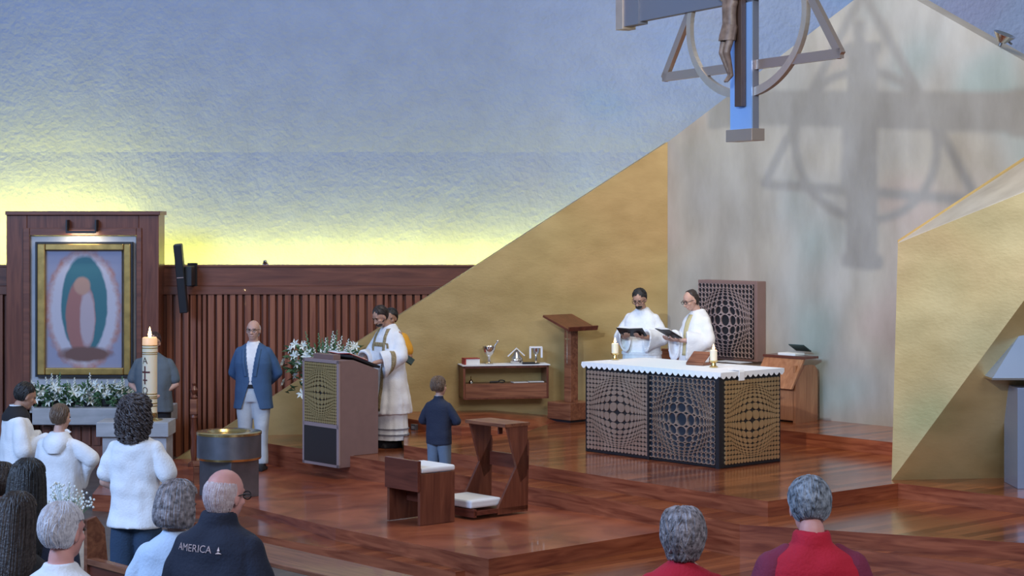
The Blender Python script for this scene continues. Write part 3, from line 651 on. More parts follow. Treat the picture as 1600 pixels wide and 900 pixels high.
c0 = N('ShaderNodeRGB'); c0.outputs[0].default_value = (.25, .27, .40, 1)
ca = P(70, 575, SY+.1); cb = P(193, 391, SY+.1); cw, chh = cb.x-ca.x, cb.z-ca.z
o = oval(.02, .0, .50, .80, (.36, .16, .13), c0.outputs[0], .06, .06, 9)
o = oval(.02, .0, .46, .75, (.46, .46, .56), o, .08, .04, 14)
o = oval(.03, .06, .31, .66, (.03, .14, .18), o, .04, .03, 6)
o = oval(-.02, -.10, .20, .50, (.30, .13, .12), o, .06, .04, 8)
o = oval(.07, -.12, .10, .38, (.40, .34, .40), o, .15, .06, 8)
o = oval(.0, .32, .11, .12, (.40, .24, .19), o, .15, .04, 8)
o = oval(.04, -.60, .34, .10, (.14, .07, .06), o, .2, .08, 9)
nt.links.new(o, bs.inputs['Base Color'])
b = MB(); b.bb(-cw/2, cw/2, -.005, .005, -chh/2, chh/2); cvo = b.build('canvas', cv, pf, loc=Vector(((ca.x+cb.x)/2, SY-.02, (ca.z+cb.z)/2))+L2)
pl_ = thing('picture_light', 'slim dark bracket lamp above the gilt frame', 'lamp', P(129, 362, SY-.05))
b = MB(); y0 = -.02
b.bb(-.20, .20, -.12, -.08, -.02, .01).build('lamp_bar', M['black'], pl_); MB().bb(-.205, -.185, -.1, .05, .0, .16).build('bracket', M['black'], pl_); MB().bb(.185, .205, -.1, .05, 0, .16).build('bracket', M['black'], pl_)
l = bpy.data.lights.new('picture_lamp', 'AREA'); l.shape = 'RECTANGLE'; l.size = .36; l.size_y = .03; l.energy = 3; l.color = (1, .85, .6); lo = bpy.data.objects.new('picture_lamp', l); COL.objects.link(lo); lo.parent = pl_; lo.location = (0, -.1, -.03); lo.rotation_euler = (.5, 0, 0)
# ledge with flowers
lg = thing('marble_ledge', 'long pale marble ledge under the picture carrying white flowers', 'ledge', P(120, 665, 25.2))
LL = -P(120, 665, 25.2)
MB().bb(*rect(50, 262, 638, 664, 25.2, .75), T=Matrix.Translation(LL)).build('slab', M['marble'], lg, bevel=.01)
x0, x1, y0_, y1_, z0_, z1_ = rect(68, 260, 664, 780, 25.5, .3)
b = MB(); b.bb(x0, x1, 25.5, 25.8, NZ, z1_, T=Matrix.Translation(LL))
k = x0
while k < x1-.1: b.bb(k, k+.1, 25.47, 25.5, NZ+.3, z1_-.02, T=Matrix.Translation(LL)); k += .13
b.build('wooden_front', M['panel'], lg)
lz = rect(50, 262, 638, 664, 25.2, .75)[5]
for i, px in enumerate((58, 84, 110, 138, 164, 190)):
    pp = P(px, 637, 25.45); names = ['at the left end of the marble ledge', 'second from the left on the marble ledge', 'left of centre on the marble ledge', 'right of centre on the marble ledge', 'second from the right on the marble ledge', 'at the right end of the marble ledge']
    arrangement('white lilies and snapdragons in greenery '+names[i], (pp.x, pp.y, lz), .11, .09, .36+.06*(i % 2), 5, 5, 150, 40+i, group='flowers on the marble ledge')
# marble table with the paschal candle
tb = thing('marble_table', 'grey marble side table with thick top holding the tall candle', 'table', P(222, 757, 22.6))
LT = -P(222, 757, 22.6); LT = Vector((LT.x, LT.y, LT.z))
tt = rect(150, 263, 660, 683, 22.4, .5); tbz = tt[5]
MB().bb(*tt, T=Matrix.Translation(LT)).build('top', M['marble'], tb, bevel=.008)
t2 = rect(160, 260, 683, 760, 22.45, .6); MB().bb(t2[0], t2[1], 22.45, 22.88, -.60, tt[4], T=Matrix.Translation(LT)).build('base', M['marble'], tb, bevel=.006)
cp = Vector(((234-800)/F*22.65, 22.65, tbz)); pc_ = thing('paschal_candle', 'tall thick decorated Easter candle burning on the marble table', 'candle', cp)
ctop = P(234, 527, 22.65).z-tbz; rr = 11.5/F*22.65
MB().lathe([(.15, 0), (.15, .012), (.10, .02), (.09, .03), (.09, .09), (.06, .09)], n=40).build('brass_base', M['brass'], pc_, smooth=True)
MB().lathe([(rr*.9, .03), (rr, .06), (rr*1.02, ctop-.09)], n=40).build('shaft', M['wax'], pc_, smooth=True)
MB().lathe([(rr*1.02, ctop-.09), (rr*1.0, ctop-.01), (rr*.9, ctop), (rr*.5, ctop-.012)], n=40).build('glowing_top', M['waxtop'], pc_, smooth=True)
for z in (.16, .19, .25, .27, .30, ctop-.10, ctop-.13, ctop-.18, ctop-.20): MB().lathe([(rr*1.0, z), (rr*1.045, z+.003), (rr*1.045, z+.010), (rr, z+.013)], n=40).build('gilt_band', M['goldfr'], pc_, smooth=True)
def wrap(b, zc, r, ang): 
    o = MB(); o.f = b.f
    for v in b.v: a = ang+v.x/r; o.v.append(Vector((r*math.sin(a), -r*math.cos(a), zc+v.y)) if True else v)
    return o
dk = mat('dark_red_wax', (.10, .02, .02), .5)
sg = MB()
for ch_, zz in (('A', ctop-.27), ('\u03a9', ctop-.62)):
    w_ = wrap(text_mesh(ch_, .11), zz, rr*1.04, -.5); sg.add(w_.v, w_.f)
def curved(x0, x1, z0, z1):
    n = 8; vs = []
    for i in range(n+1):
        a = -.5+(x0+(x1-x0)*i/n)/rr; vs += [(rr*1.045*math.sin(a), -rr*1.045*math.cos(a), z0), (rr*1.045*math.sin(a), -rr*1.045*math.cos(a), z1)]
    sg.add(vs, [(2*i, 2*i+2, 2*i+3, 2*i+1) for i in range(n)])
curved(-.009, .009, ctop-.54, ctop-.33); curved(-.05, .06, ctop-.41, ctop-.39); curved(-.03, .03, ctop-.50, ctop-.485)
sg.build('painted_signs', dk, pc_)
MB().lathe([(.004, 0), (.018, .02), (.022, .045), (.014, .08), (.003, .13)], (0, 0, ctop-.01), 14).build('flame', M['flame'], pc_, smooth=True)
l = bpy.data.lights.new('candle_light', 'POINT'); l.energy = 2; l.color = (1, .6, .3); o = bpy.data.objects.new('candle_light', l); COL.objects.link(o); o.parent = pc_; o.location = (0, 0, ctop+.25)
# turned post
tp = thing('turned_candlestick', 'slender turned dark wooden post against the ribbed wall', 'post', (P(303, 700, 24.2).x, 24.2, -.415)); zt = P(303, 599, 24.2).z+.415
MB().lathe([(.07, 0), (.07, .04), (.03, .07), (.045, .2), (.028, .3), (.045, .42), (.03, zt-.45), (.045, zt-.42), (.03, zt-.38)], n=20).build('shaft', M['mahogv'], tp, smooth=True)
MB().box((0, 0, zt-.29), (.085, .085, .19)).build('block', M['bench'], tp, bevel=.006)
MB().lathe([(.03, zt-.2), (.045, zt-.17), (.02, zt-.14), (.05, zt-.08), (.02, zt-.03), (.03, zt)], n=20).build('finial', M['mahogv'], tp, smooth=True)
cb_ = thing('slatted_box', 'small slatted wooden box beside the marble table', 'box', G(322, 760, -.415)+Vector((0, .3, 0)), .2)
b = MB()
for i in range(5): b.bb(-.19+i*.08, -.13+i*.08, -.14, -.12, 0, .22)
b.build('slats', M['bench'], cb_); MB().bb(-.2, .22, -.16, .14, .22, .245).build('lid', M['bench'], cb_); MB().bb(-.19, .2, -.12, .12, 0, .22).build('body', M['panel'], cb_)
# column loudspeaker and camera
sp = thing('column_loudspeaker', 'long narrow black loudspeaker tilted on the wood frieze', 'speaker', P(283, 435, 26.35))
T = Matrix.Rotation(-.075, 4, 'Y') @ Matrix.Rotation(.12, 4, 'X'); hh = 54/F*26.35
MB().box((0, 0, 0), (.11, .14, hh*2), T).build('cabinet', M['black'], sp, bevel=.012)
MB().box((.0, -.071, .02), (.09, .004, .012), T).build('badge', M['taupel'], sp)
MB().bb(.05, .14, .0, .40, -.10, .16).bb(.03, .16, .33, .40, -.15, .2).build('wall_bracket', M['black'], sp, bevel=.004)
sc = thing('security_camera', 'tiny white dome camera on top of the wood wall', 'camera', (P(414, 415, WY).x, WY+.05, ztop+.01))
MB().lathe([(.04, 0), (.045, .02), (.03, .03)], n=16).build('mount', M['paper'], sc, smooth=True); MB().ell((0, -.03, .035), (.035, .04, .035)).build('dome', M['silverm'], sc, smooth=True)
MB().ell((0, -.065, .035), (.016, .01, .016)).build('lens', M['black'], sc, smooth=True)
# floor outlet on the riser
o = thing('floor_outlet', 'small metal floor socket below the raised strip', 'socket', G(648, 671, 0)+Vector((0, -.08, 0)), RZ)
MB().bb(-.05, .05, -.02, .02, 0, .075).build('plate', M['steel'], o, bevel=.004); MB().bb(-.03, .03, -.025, -.02, .02, .055).build('flap', M['silverm'], o)
# floodlight on the peak wall
q2 = on2(1562); fl = thing('floodlight', 'small round steel floodlight on the slope of the silvery wall', 'lamp', P(1562, 72, q2.y-.02))
T = Matrix.Rotation(.35, 4, 'X') @ Matrix.Rotation(.3, 4, 'Y')
b = MB(); b.lathe([(.05, -.05), (.11, .02), (.13, .05), (.12, .05), (.08, .02)], (0, -.0, .10), 32, T); b.build('reflector', M['silverm'], fl, smooth=True)
MB().tube([(0, 0, 0), (.03, 0, .07)], .018).tube([(.14, 0, .02), (.10, 0, .05), (.05, 0, .06)], .012).build('stem', M['steel'], fl, smooth=True)

# ---- tabernacle at the right edge
tp0 = Vector(((1640-800)/F*19.45, 19.45, 0)); tn = thing('tabernacle', 'pyramid shaped silver steel tabernacle with painted blue reflection on a square steel pillar', 'tabernacle', tp0)
a = P(1549, 590, 19.2); zb = a.z; hw = tp0.x-a.x; za = P(1640, 452, 19.45).z
px_ = P(1588, 700, 19.25).x-tp0.x
MB().bb(px_, -px_, -.25, .28, 0, P(1588, 606, 19.2).z).build('pillar', M['tab'], tn, bevel=.004)
b = MB(); b.add([(-hw, -.3, zb), (hw, -.3, zb), (hw, .5, zb), (-hw, .5, zb), (0, .05, za)], [(0, 1, 4), (1, 2, 4), (2, 3, 4), (3, 0, 4), (3, 2, 1, 0)]); b.build('pyramid', M['tab'], tn)
MB().bb(-hw-.01, hw+.01, -.31, .51, zb-.02, zb).build('rim', M['silverm'], tn)
def fp_(u, v, d):   # point on front face: u across, v up (0-1), d proud
    p0 = Vector((u*hw, -.3, zb)); pa = Vector((0, .05, za)); q = p0.lerp(pa, v); nn_ = Vector((0, -(za-zb), .35)).normalized(); return q+nn_*d
b = MB(); b.thick([fp_(-.42, .14, .012), fp_(.42, .14, .012), fp_(0, .8, .012)], (0, .01, 0)); b.build('window', M['navy'], tn)
b = MB(); b.bar(fp_(-.46, .11, .02), fp_(.46, .11, .02), .02, .02).bar(fp_(-.46, .11, .02), fp_(0, .84, .02), .02, .02).bar(fp_(.46, .11, .02), fp_(0, .84, .02), .02, .02); b.build('window_frame', M['silverm'], tn)

# ---- hanging cross
cc = Vector((2.49, 21, 0)); U = Vector((-.411, .912, 0)); crx = math.atan2(U.y, U.x)
CS = 18/21.; CL = Vector((cc.x*CS, 18, CZ+(4.3-CZ)*CS))
cx = thing('hanging_cross', 'large suspended metal cross with triangle and oval ring around the post', 'cross', CL, crx); cx.scale = (CS,)*3
Zb = P(1162, 216, 20.9).z-4.3; Z_ = lambda z: z-4.3
# local x along the arms, +y towards the viewer's left, z up
pw2 = .22
za0, za1 = 4.99, 5.38
MB().bb(-pw2, pw2, -.06, .02, Z_(3.60), Z_(5.80)).build('post', M['crossd'], cx, bevel=.004)
MB().bb(-pw2, pw2, .021, .035, Z_(3.62), Z_(4.97)).build('post_face', M['crossb'], cx)
MB().bb(-pw2-.05, pw2+.05, -.10, .06, Z_(3.49), Z_(3.62)).build('foot', M['barm'], cx, bevel=.004)
MB().bb(-2.7, 2.7, -.05, .03, Z_(za0), Z_(za1)).build('crossbar', M['crossd'], cx, bevel=.004)
for s in (-1, 1): MB().bb(min(s*2.30, s*2.66), max(s*2.30, s*2.66), -.07, .06, Z_(za0-.03), Z_(za1+.03)).build('arm_sleeve', M['crossd'], cx); MB().bb(min(s*2.66, s*2.84), max(s*2.66, s*2.84), -.10, .08, Z_(za0-.06), Z_(za1+.06)).build('arm_end', M['crossm'], cx, bevel=.004)
MB().bb(-pw2-.04, pw2+.04, -.10, .06, Z_(5.78), Z_(5.90)).build('head_cap', M['crossm'], cx)
tl, tr, ta = (-1.80, -.03, 0), (1.80, -.03, 0), (0, -.03, 2.14)
b = MB()
for p0, p1 in ((tl, tr), (tl, ta), (tr, ta)): b.bar(p0, p1, .05, .10, (0, 0, 1) if p0[2] == p1[2] else (0, 0, 1))
b = MB()
def flat_bar(b, p0, p1, w, t):
    p0, p1 = Vector(p0), Vector(p1); d = (p1-p0).normalized(); n = Vector((d.z, 0, -d.x))*w/2; y = Vector((0, t/2, 0))
    b.ring([[p-n-y, p+n-y, p+n+y, p-n+y] for p in (p0-d*w*.3, p1+d*w*.3)])
for p0, p1 in ((tl, tr), (tl, ta), (tr, ta)): flat_bar(b, p0, p1, .10, .05)
b.build('triangle', M['barm'], cx)
b = MB(); R0 = 1.2; zc = .50; rg = []
for i in range(73):
    a = 2*PI*i/72; c, s_ = math.cos(a), math.sin(a)
    rg.append([(r*c, y, zc+(r-.4)*s_) for r, y in ((R0-.045, -.045), (R0+.045, -.045), (R0+.045, .005), (R0-.045, .005))])
b.ring(rg, False); b.build('circle', M['crossm'], cx)
# ================================================================== people
def skinm(n, c): return mat('skin_'+n, c, .55, var=.10, vscale=12, sss=.08)
SK = {'fair': skinm('fair', (.56, .34, .27)), 'pink': skinm('pink', (.62, .30, .26)), 'tan': skinm('tan', (.48, .27, .19)), 'brown': skinm('brown', (.38, .21, .14))}
def fab(n, c, r=.85, b=.25): return mat('fabric_'+n, c, r, var=.06, vscale=10, bump=b, bscale=70, sheen=.02)
FB = {'white': fab('white', (.80, .82, .86)), 'cream': fab('cream', (.70, .67, .62)), 'navy': fab('navy', (.018, .026, .055)), 'dnavy': fab('dark_navy', (.010, .014, .032)),
      'blazer': fab('blue_blazer', (.045, .105, .22)), 'greyt': fab('grey_tee', (.105, .135, .165)), 'red': fab('red', (.50, .008, .03)), 'maroon': fab('maroon', (.20, .02, .055)),
      'yellow': fab('yellow', (.75, .36, .03)), 'black': fab('black', (.012, .012, .016)), 'bluegr': fab('blue_grey_trousers', (.14, .20, .28)), 'ltrous': fab('pale_trousers', (.50, .56, .62)),
      'shorts': fab('navy_shorts', (.022, .05, .10)), 'orph': mat('gold_brown_brocade', (.16, .115, .055), .6, col2=(.42, .33, .18), vscale=60), 'grey': fab('grey', (.2, .2, .24)), 'lblue': fab('pale_blue_shirt', (.55, .66, .82)), 'stole': fab('pale_gold_stole', (.60, .52, .28))}
def hairm(n, c, c2=None): return mat('hair_'+n, c, .5, col2=c2 or tuple(min(1, x*2.0+.01) for x in c), vscale=40, bump=.3, bscale=90)
HR = {'black': hairm('black', (.008, .007, .007)), 'dbrown': hairm('dark_brown', (.018, .011, .009)), 'brown': hairm('brown', (.05, .03, .02)), 'lbrown': hairm('light_brown', (.10, .062, .04), (.19, .125, .085)), 'red': hairm('reddish', (.035, .012, .010)),
      'grey': hairm('grey', (.12, .11, .12), (.34, .33, .36)), 'thin': hairm('thin_white', (.46, .33, .33), (.66, .56, .57)), 'white': hairm('white', (.42, .40, .44), (.68, .66, .70)), 'ash': hairm('ash', (.055, .045, .05), (.40, .36, .38)), 'curly': hairm('curly', (.030, .022, .022), (.11, .09, .09)), 'salt': hairm('salt_pepper', (.03, .035, .045), (.36, .40, .46))}
PIV = Vector((0, -.005, 1.49))
def headM(pitch, yaw, tilt=0, off=(0, 0, 0)):
    return Matrix.Translation(Vector(off)) @ Matrix.Translation(PIV) @ Matrix.Rotation(math.radians(yaw), 4, 'Z') @ Matrix.Rotation(math.radians(-pitch), 4, 'X') @ Matrix.Rotation(math.radians(tilt), 4, 'Y') @ Matrix.Translation(-PIV)
def hand(b, w, d, n, side, curl=.5, T=None):
    """w wrist, d finger direction, n palm normal (towards the palm side), side direction of the thumb"""
    w = Vector(w); d = Vector(d).normalized(); n = Vector(n); n = (n-d*n.dot(d)).normalized(); t = d.cross(n).normalized()
    if t.dot(Vector(side)) < 0: t = -t
    for k in (-1.2, 0, 1.2): b.cap(w+t*.008*k, .018, w+d*.075+t*.020*k, .014, 8, T)
    for i, (u, L) in enumerate(((-.033, .052), (-.011, .066), (.011, .070), (.031, .062))):
        p = w+d*.078+t*u; a = curl*.7; d1 = (d*math.cos(a)+n*math.sin(a)); q = p+d1*L*.5; a2 = curl*1.7; d2 = (d*math.cos(a2)+n*math.sin(a2)); r = q+d2*L*.5
        b.chain([(p, .0098), (q, .0092), (r, .0078)], 8, T)
    p = w+d*.02+t*.022; q = p+(t*.75+d*.65+n*.2).normalized()*.04; r = q+(t*.2+d*.9+n*.4).normalized()*.034
    b.chain([(p, .013), (q, .011), (r, .009)], 8, T)
def head_prims(b, T, female=False, child=False):
    w = .94 if female else 1.0
    b.ell((0, -.012, 1.655), (.076*w, .096, .092), T=T); b.ell((0, .018, 1.60), (.062*w, .072, .082), T=T); b.ell((0, .035, 1.555), (.042*w, .048, .038), T=T)
    b.cap((0, .085, 1.635), .008, (0, .106, 1.604), .014, 8, T); b.ell((-.012, .096, 1.600), (.009, .010, .008), T=T, n=8, m=6); b.ell((.012, .096, 1.600), (.009, .010, .008), T=T, n=8, m=6)
    b.cap((-.035, .074, 1.660), .009, (.035, .074, 1.660), .009, 8, T); b.cap((-.018, .086, 1.573), .007, (.018, .086, 1.573), .007, 8, T)
    b.cap((-.045, .058, 1.61), .018, (.045, .058, 1.61), .018, 8, T)
    for s in (-1, 1):
        b.ell((s*.078*w, -.008, 1.618), (.009, .019, .031), T=T, n=10, m=8)
def face_details(root, T, s, glasses=None, brow=None):
    for q in (-1, 1): MB().ell((q*.031, .0815, 1.642), (.012, .008, .007), T=T, n=10, m=6).build('eye', mat('eye_dark', (.05, .035, .03), .3), root, scale=s, smooth=True)
    if brow:
        for q in (-1, 1): MB().cap((q*.016, .090, 1.664), .0045, (q*.046, .080, 1.664), .003, 6, T).build('eyebrow', brow, root, scale=s, smooth=True)
    if glasses:
        g = MB()
        for q in (-1, 1):
            g.tube([T @ Vector((q*.034+.025*math.cos(a), .103-abs(math.cos(a))*.003, 1.640+.018*math.sin(a))) for a in [i*2*PI/14 for i in range(15)]], .0028, 6)
            g.tube([T @ Vector(p) for p in ((q*.059, .100, 1.645), (q*.080, .03, 1.645), (q*.082, -.01, 1.635))], .0028, 6)
        g.tube([T @ Vector(p) for p in ((-.010, .105, 1.643), (.010, .105, 1.643))], .0028, 6)
        g.build('eyeglasses', glasses, root, scale=s, smooth=True)
def hair(style, root, T, s, m, seed=1, dens=1.0):
    rnd = random.Random(seed); b = MB(); lk = MB()
    def asym(rings, n=40): # z, rx, ryf, ryb, cy
        b.ring([[((rx)*math.cos(2*PI*j/n), cy+(rf if math.sin(2*PI*j/n) > 0 else rb)*math.sin(2*PI*j/n), z) for j in range(n)] for z, rx, rf, rb, cy in rings], True, T)
    def at(rings, a, u):
        i = min(int(u), len(rings)-2); f = u-i; r = [rings[i][k]*(1-f)+rings[i+1][k]*f for k in range(5)]
        si = math.sin(a); return Vector((r[1]*math.cos(a), r[4]+(r[2] if si > 0 else r[3])*si, r[0]))
    top = [(1.763, .008, .008, .01, -.02), (1.758, .028, .028, .036, -.02), (1.742, .054, .052, .066, -.02), (1.716, .074, .073, .089, -.02), (1.688, .083, .084, .101, -.02)]
    if style in ('short', 'boy', 'thick'):
        low = [(1.66, .085, .040, .104, -.022), (1.635, .082, -.004, .101, -.025), (1.608, .076, -.018, .092, -.025), (1.583, .064, -.030, .078, -.022), (1.565, .048, -.035, .060, -.022)]
        if style == 'thick': low = [(z, rx*1.07, rf, rb*1.08, c) for z, rx, rf, rb, c in low]; top = [(z+.006, rx*1.06, rf*1.02, rb*1.08, c) for z, rx, rf, rb, c in top]
        if style == 'boy': top = [(z+.006, rx*1.07, rf*1.06, rb*1.05, c) for z, rx, rf, rb, c in top]; low = [(1.665, .094, .082, .108, -.02), (1.635, .092, -.002, .104, -.025), (1.60, .084, -.012, .092, -.025), (1.575, .070, -.018, .076, -.022)]
        nl = int(260*dens); thick = (.0035, .0065); jit = .005; back = (PI*.98, PI*2.02)
    elif style == 'bald':
        top = [(1.70, .050, -.03, .074, -.012), (1.685, .0705, -.024, .0885, -.012), (1.667, .0775, -.014, .0965, -.014)]; low = [(1.65, .080, -.008, .0985, -.016), (1.61, .078, -.014, .091, -.02), (1.575, .066, -.022, .074, -.02), (1.55, .054, -.028, .057, -.02)]
        nl = int(150*dens); thick = (.002, .0036); jit = .001; back = (PI*1.02, PI*1.98)
    elif style == 'bob':
        top = [(z+.010, rx*1.12, rf*1.04, rb*1.12, c) for z, rx, rf, rb, c in top]
        low = [(1.65, .104, .050, .118, -.02), (1.61, .110, .020, .124, -.02), (1.57, .112, .012, .124, -.02), (1.535, .106, .005, .114, -.02), (1.515, .088, .0, .092, -.02)]
        nl = int(420*dens); thick = (.004, .008); jit = .006; back = (PI*.97, PI*2.03)
    elif style == 'shortw':
        top = [(z+.014, rx*1.10, rf*1.05, rb*1.12, c) for z, rx, rf, rb, c in top]
        low = [(1.65, .100, .03, .118, -.022), (1.61, .097, .0, .112, -.025), (1.57, .084, -.01, .094, -.025), (1.54, .070, -.016, .078, -.022), (1.51, .062, -.018, .068, -.022), (1.495, .05, -.02, .055, -.02)]
        nl = int(420*dens); thick = (.006, .012); jit = .016; back = (PI*.97, PI*2.03)
    elif style == 'long':
        top = [(z+.006, rx*1.06, rf*1.0, rb*1.06, c) for z, rx, rf, rb, c in top]
        low = [(1.65, .096, .035, .110, -.02), (1.60, .100, .012, .114, -.022), (1.54, .104, .005, .112, -.03), (1.47, .118, .0, .110, -.045), (1.38, .130, -.01, .112, -.06), (1.28, .125, -.02, .105, -.07), (1.20, .10, -.03, .085, -.075), (1.16, .05, -.04, .06, -.075)]
        nl = int(500*dens); thick = (.004, .007); jit = .004; back = (PI*.97, PI*2.03)
    elif style == 'curly':
        top = [(z+.03 if i else z+.03, rx*1.28, rf*1.05, rb*1.28, c) for i, (z, rx, rf, rb, c) in enumerate(top)]
        low = [(1.65, .125, .06, .140, -.02), (1.60, .132, .02, .145, -.025), (1.55, .128, .01, .138, -.03), (1.50, .118, .0, .125, -.035), (1.46, .10, -.01, .105, -.04), (1.43, .07, -.02, .08, -.04)]
        nl = 0; back = (PI*.97, PI*2.03)
    rings = top+low
    asym(rings)
    base = b.build('hair', m, root, scale=s, remesh=.007*s, relax=2)
    for i in range(nl):
        a = rnd.uniform(*back) if rnd.random() < .75 else rnd.uniform(0, 2*PI)
        fr = math.sin(a) > .12; mx = len(top)-1.0 if fr else len(rings)-1.05
        if style == 'bald': u0, u1 = rnd.uniform(0, 2), rnd.uniform(2.5, mx)
        else: u0 = rnd.uniform(.6, mx*.7); u1 = min(mx, u0+rnd.uniform(1.5, 3.5)) if style in ('short', 'thick', 'boy', 'shortw') else mx-rnd.random()*.6
        if fr: u1 = min(u1, mx)
        if u1-u0 < .4: continue
        da = rnd.uniform(-.7, .7) if style == 'shortw' else rnd.uniform(-.35, .35) if style in ('short', 'thick', 'boy') else rnd.uniform(-.08, .08)
        r = rnd.uniform(*thick); n = 7; o = rnd.uniform(-.001, jit); pts = []
        for k in range(n):
            f = k/(n-1); p = at(rings, a+da*f+.03*math.sin(f*5+i), u0+(u1-u0)*f); c = Vector((0, rings[3][4], p.z)); v = (p-c); v.z = 0
            if v.length > 1e-4: p = p+v.normalized()*(o+(.004*f if style == 'shortw' else 0))
            pts.append(T @ p)
        lk.tube(pts, [r*(.45+.55*math.sin(PI*(k+.6)/n)) for k in range(n)], 5)
    if style == 'curly':
        for i in range(430):
            a = rnd.uniform(*back) if rnd.random() < .8 else rnd.uniform(0, 2*PI); mx = len(top)-1 if math.sin(a) > .15 else len(rings)-1.2
            u0 = rnd.uniform(.3, mx); n = 16; L = rnd.uniform(.5, 1.5); ph = rnd.random()*6; R = rnd.uniform(.008, .016); pts = []
            for k in range(n):
                f = k/(n-1); p = at(rings, a, min(mx, u0+L*f)); c = Vector((0, -.02, p.z)); v = (p-c); v.z = 0; v = v.normalized() if v.length > 1e-4 else Vector((0, 0, 1)); w = Vector((-v.y, v.x, 0))
                t = ph+f*9; pts.append(T @ (p+v*(R*math.cos(t)+.006)+w*R*math.sin(t)-Vector((0, 0, .02*f))))
            lk.tube(pts, .0058, 5)
    if lk.v: lk.build('hair_locks', m, root, scale=s, smooth=True)
    return base
def mkfold(k, amp, z0, z1, seed=0, front=True):
    rnd = random.Random(seed); ph = [rnd.random()*6 for _ in range(4)]
    def f(t, z):
        g = min(1, max(0, (z1-z)/(z1-z0)))
        return 1+amp*g*(.6*math.sin(k*t+ph[0]+.6*math.sin(2*t))+.4*math.sin((k*1.7)*t+ph[1]))*(.6+.4*math.sin(2*t+ph[2]))
    return f
def torso_rings(g, hem, hemr=None, belly=0, lift=0, sh=1.0):
    R = [(1.50, 0, -.012, .056, .052, .060), (1.480, 0, -.012, .082, .062, .074), (1.455, 0, -.012, .120*sh, .078, .092), (1.425, 0, -.012, .165*sh, .095, .108), (1.38, 0, -.010, .196*sh, .110, .122), (1.32, 0, -.006, .204*sh, .122*g, .130), (1.25, 0, 0, .195*g, .130*g, .128*g), (1.13, 0, 0, .182*g, .128*g+belly, .120*g), (1.02, 0, 0, .182*g, .128*g+belly, .124*g), (.93, 0, 0, .190*g, .130*g+belly*.7, .134*g), (.82, 0, 0, .192*g, .132*g+belly*.4, .132*g)]
    out = [r for r in R if r[0] > hem+.02]; l = out[-1]
    nxt = [r for r in R if r[0] <= hem+.02]; h = hemr or ((nxt[0][3], nxt[0][4], nxt[0][5]) if nxt else (l[3], l[4], l[5]))
    out.append((hem, 0, 0, h[0], h[1], h[2])); return out[::-1]
def robe_rings(hem, r0, g=1.0, fr=None):
    return [(hem, 0, 0, r0, (fr or r0*.82), r0*.82), (hem+.02, 0, 0, r0*1.0, (fr or r0*.82), r0*.82), (.55, 0, 0, r0*.93*g, r0*.78, r0*.76), (.85, 0, 0, .235*g, .19, .175), (1.10, 0, 0, .222*g, .165, .150), (1.25, 0, 0, .222*g, .155, .145), (1.34, 0, 0, .214, .138, .138), (1.39, 0, -.008, .190, .118, .125), (1.43, 0, -.01, .150, .096, .108), (1.462, 0, -.012, .108, .078, .088), (1.495, 0, -.012, .064, .060, .066)]
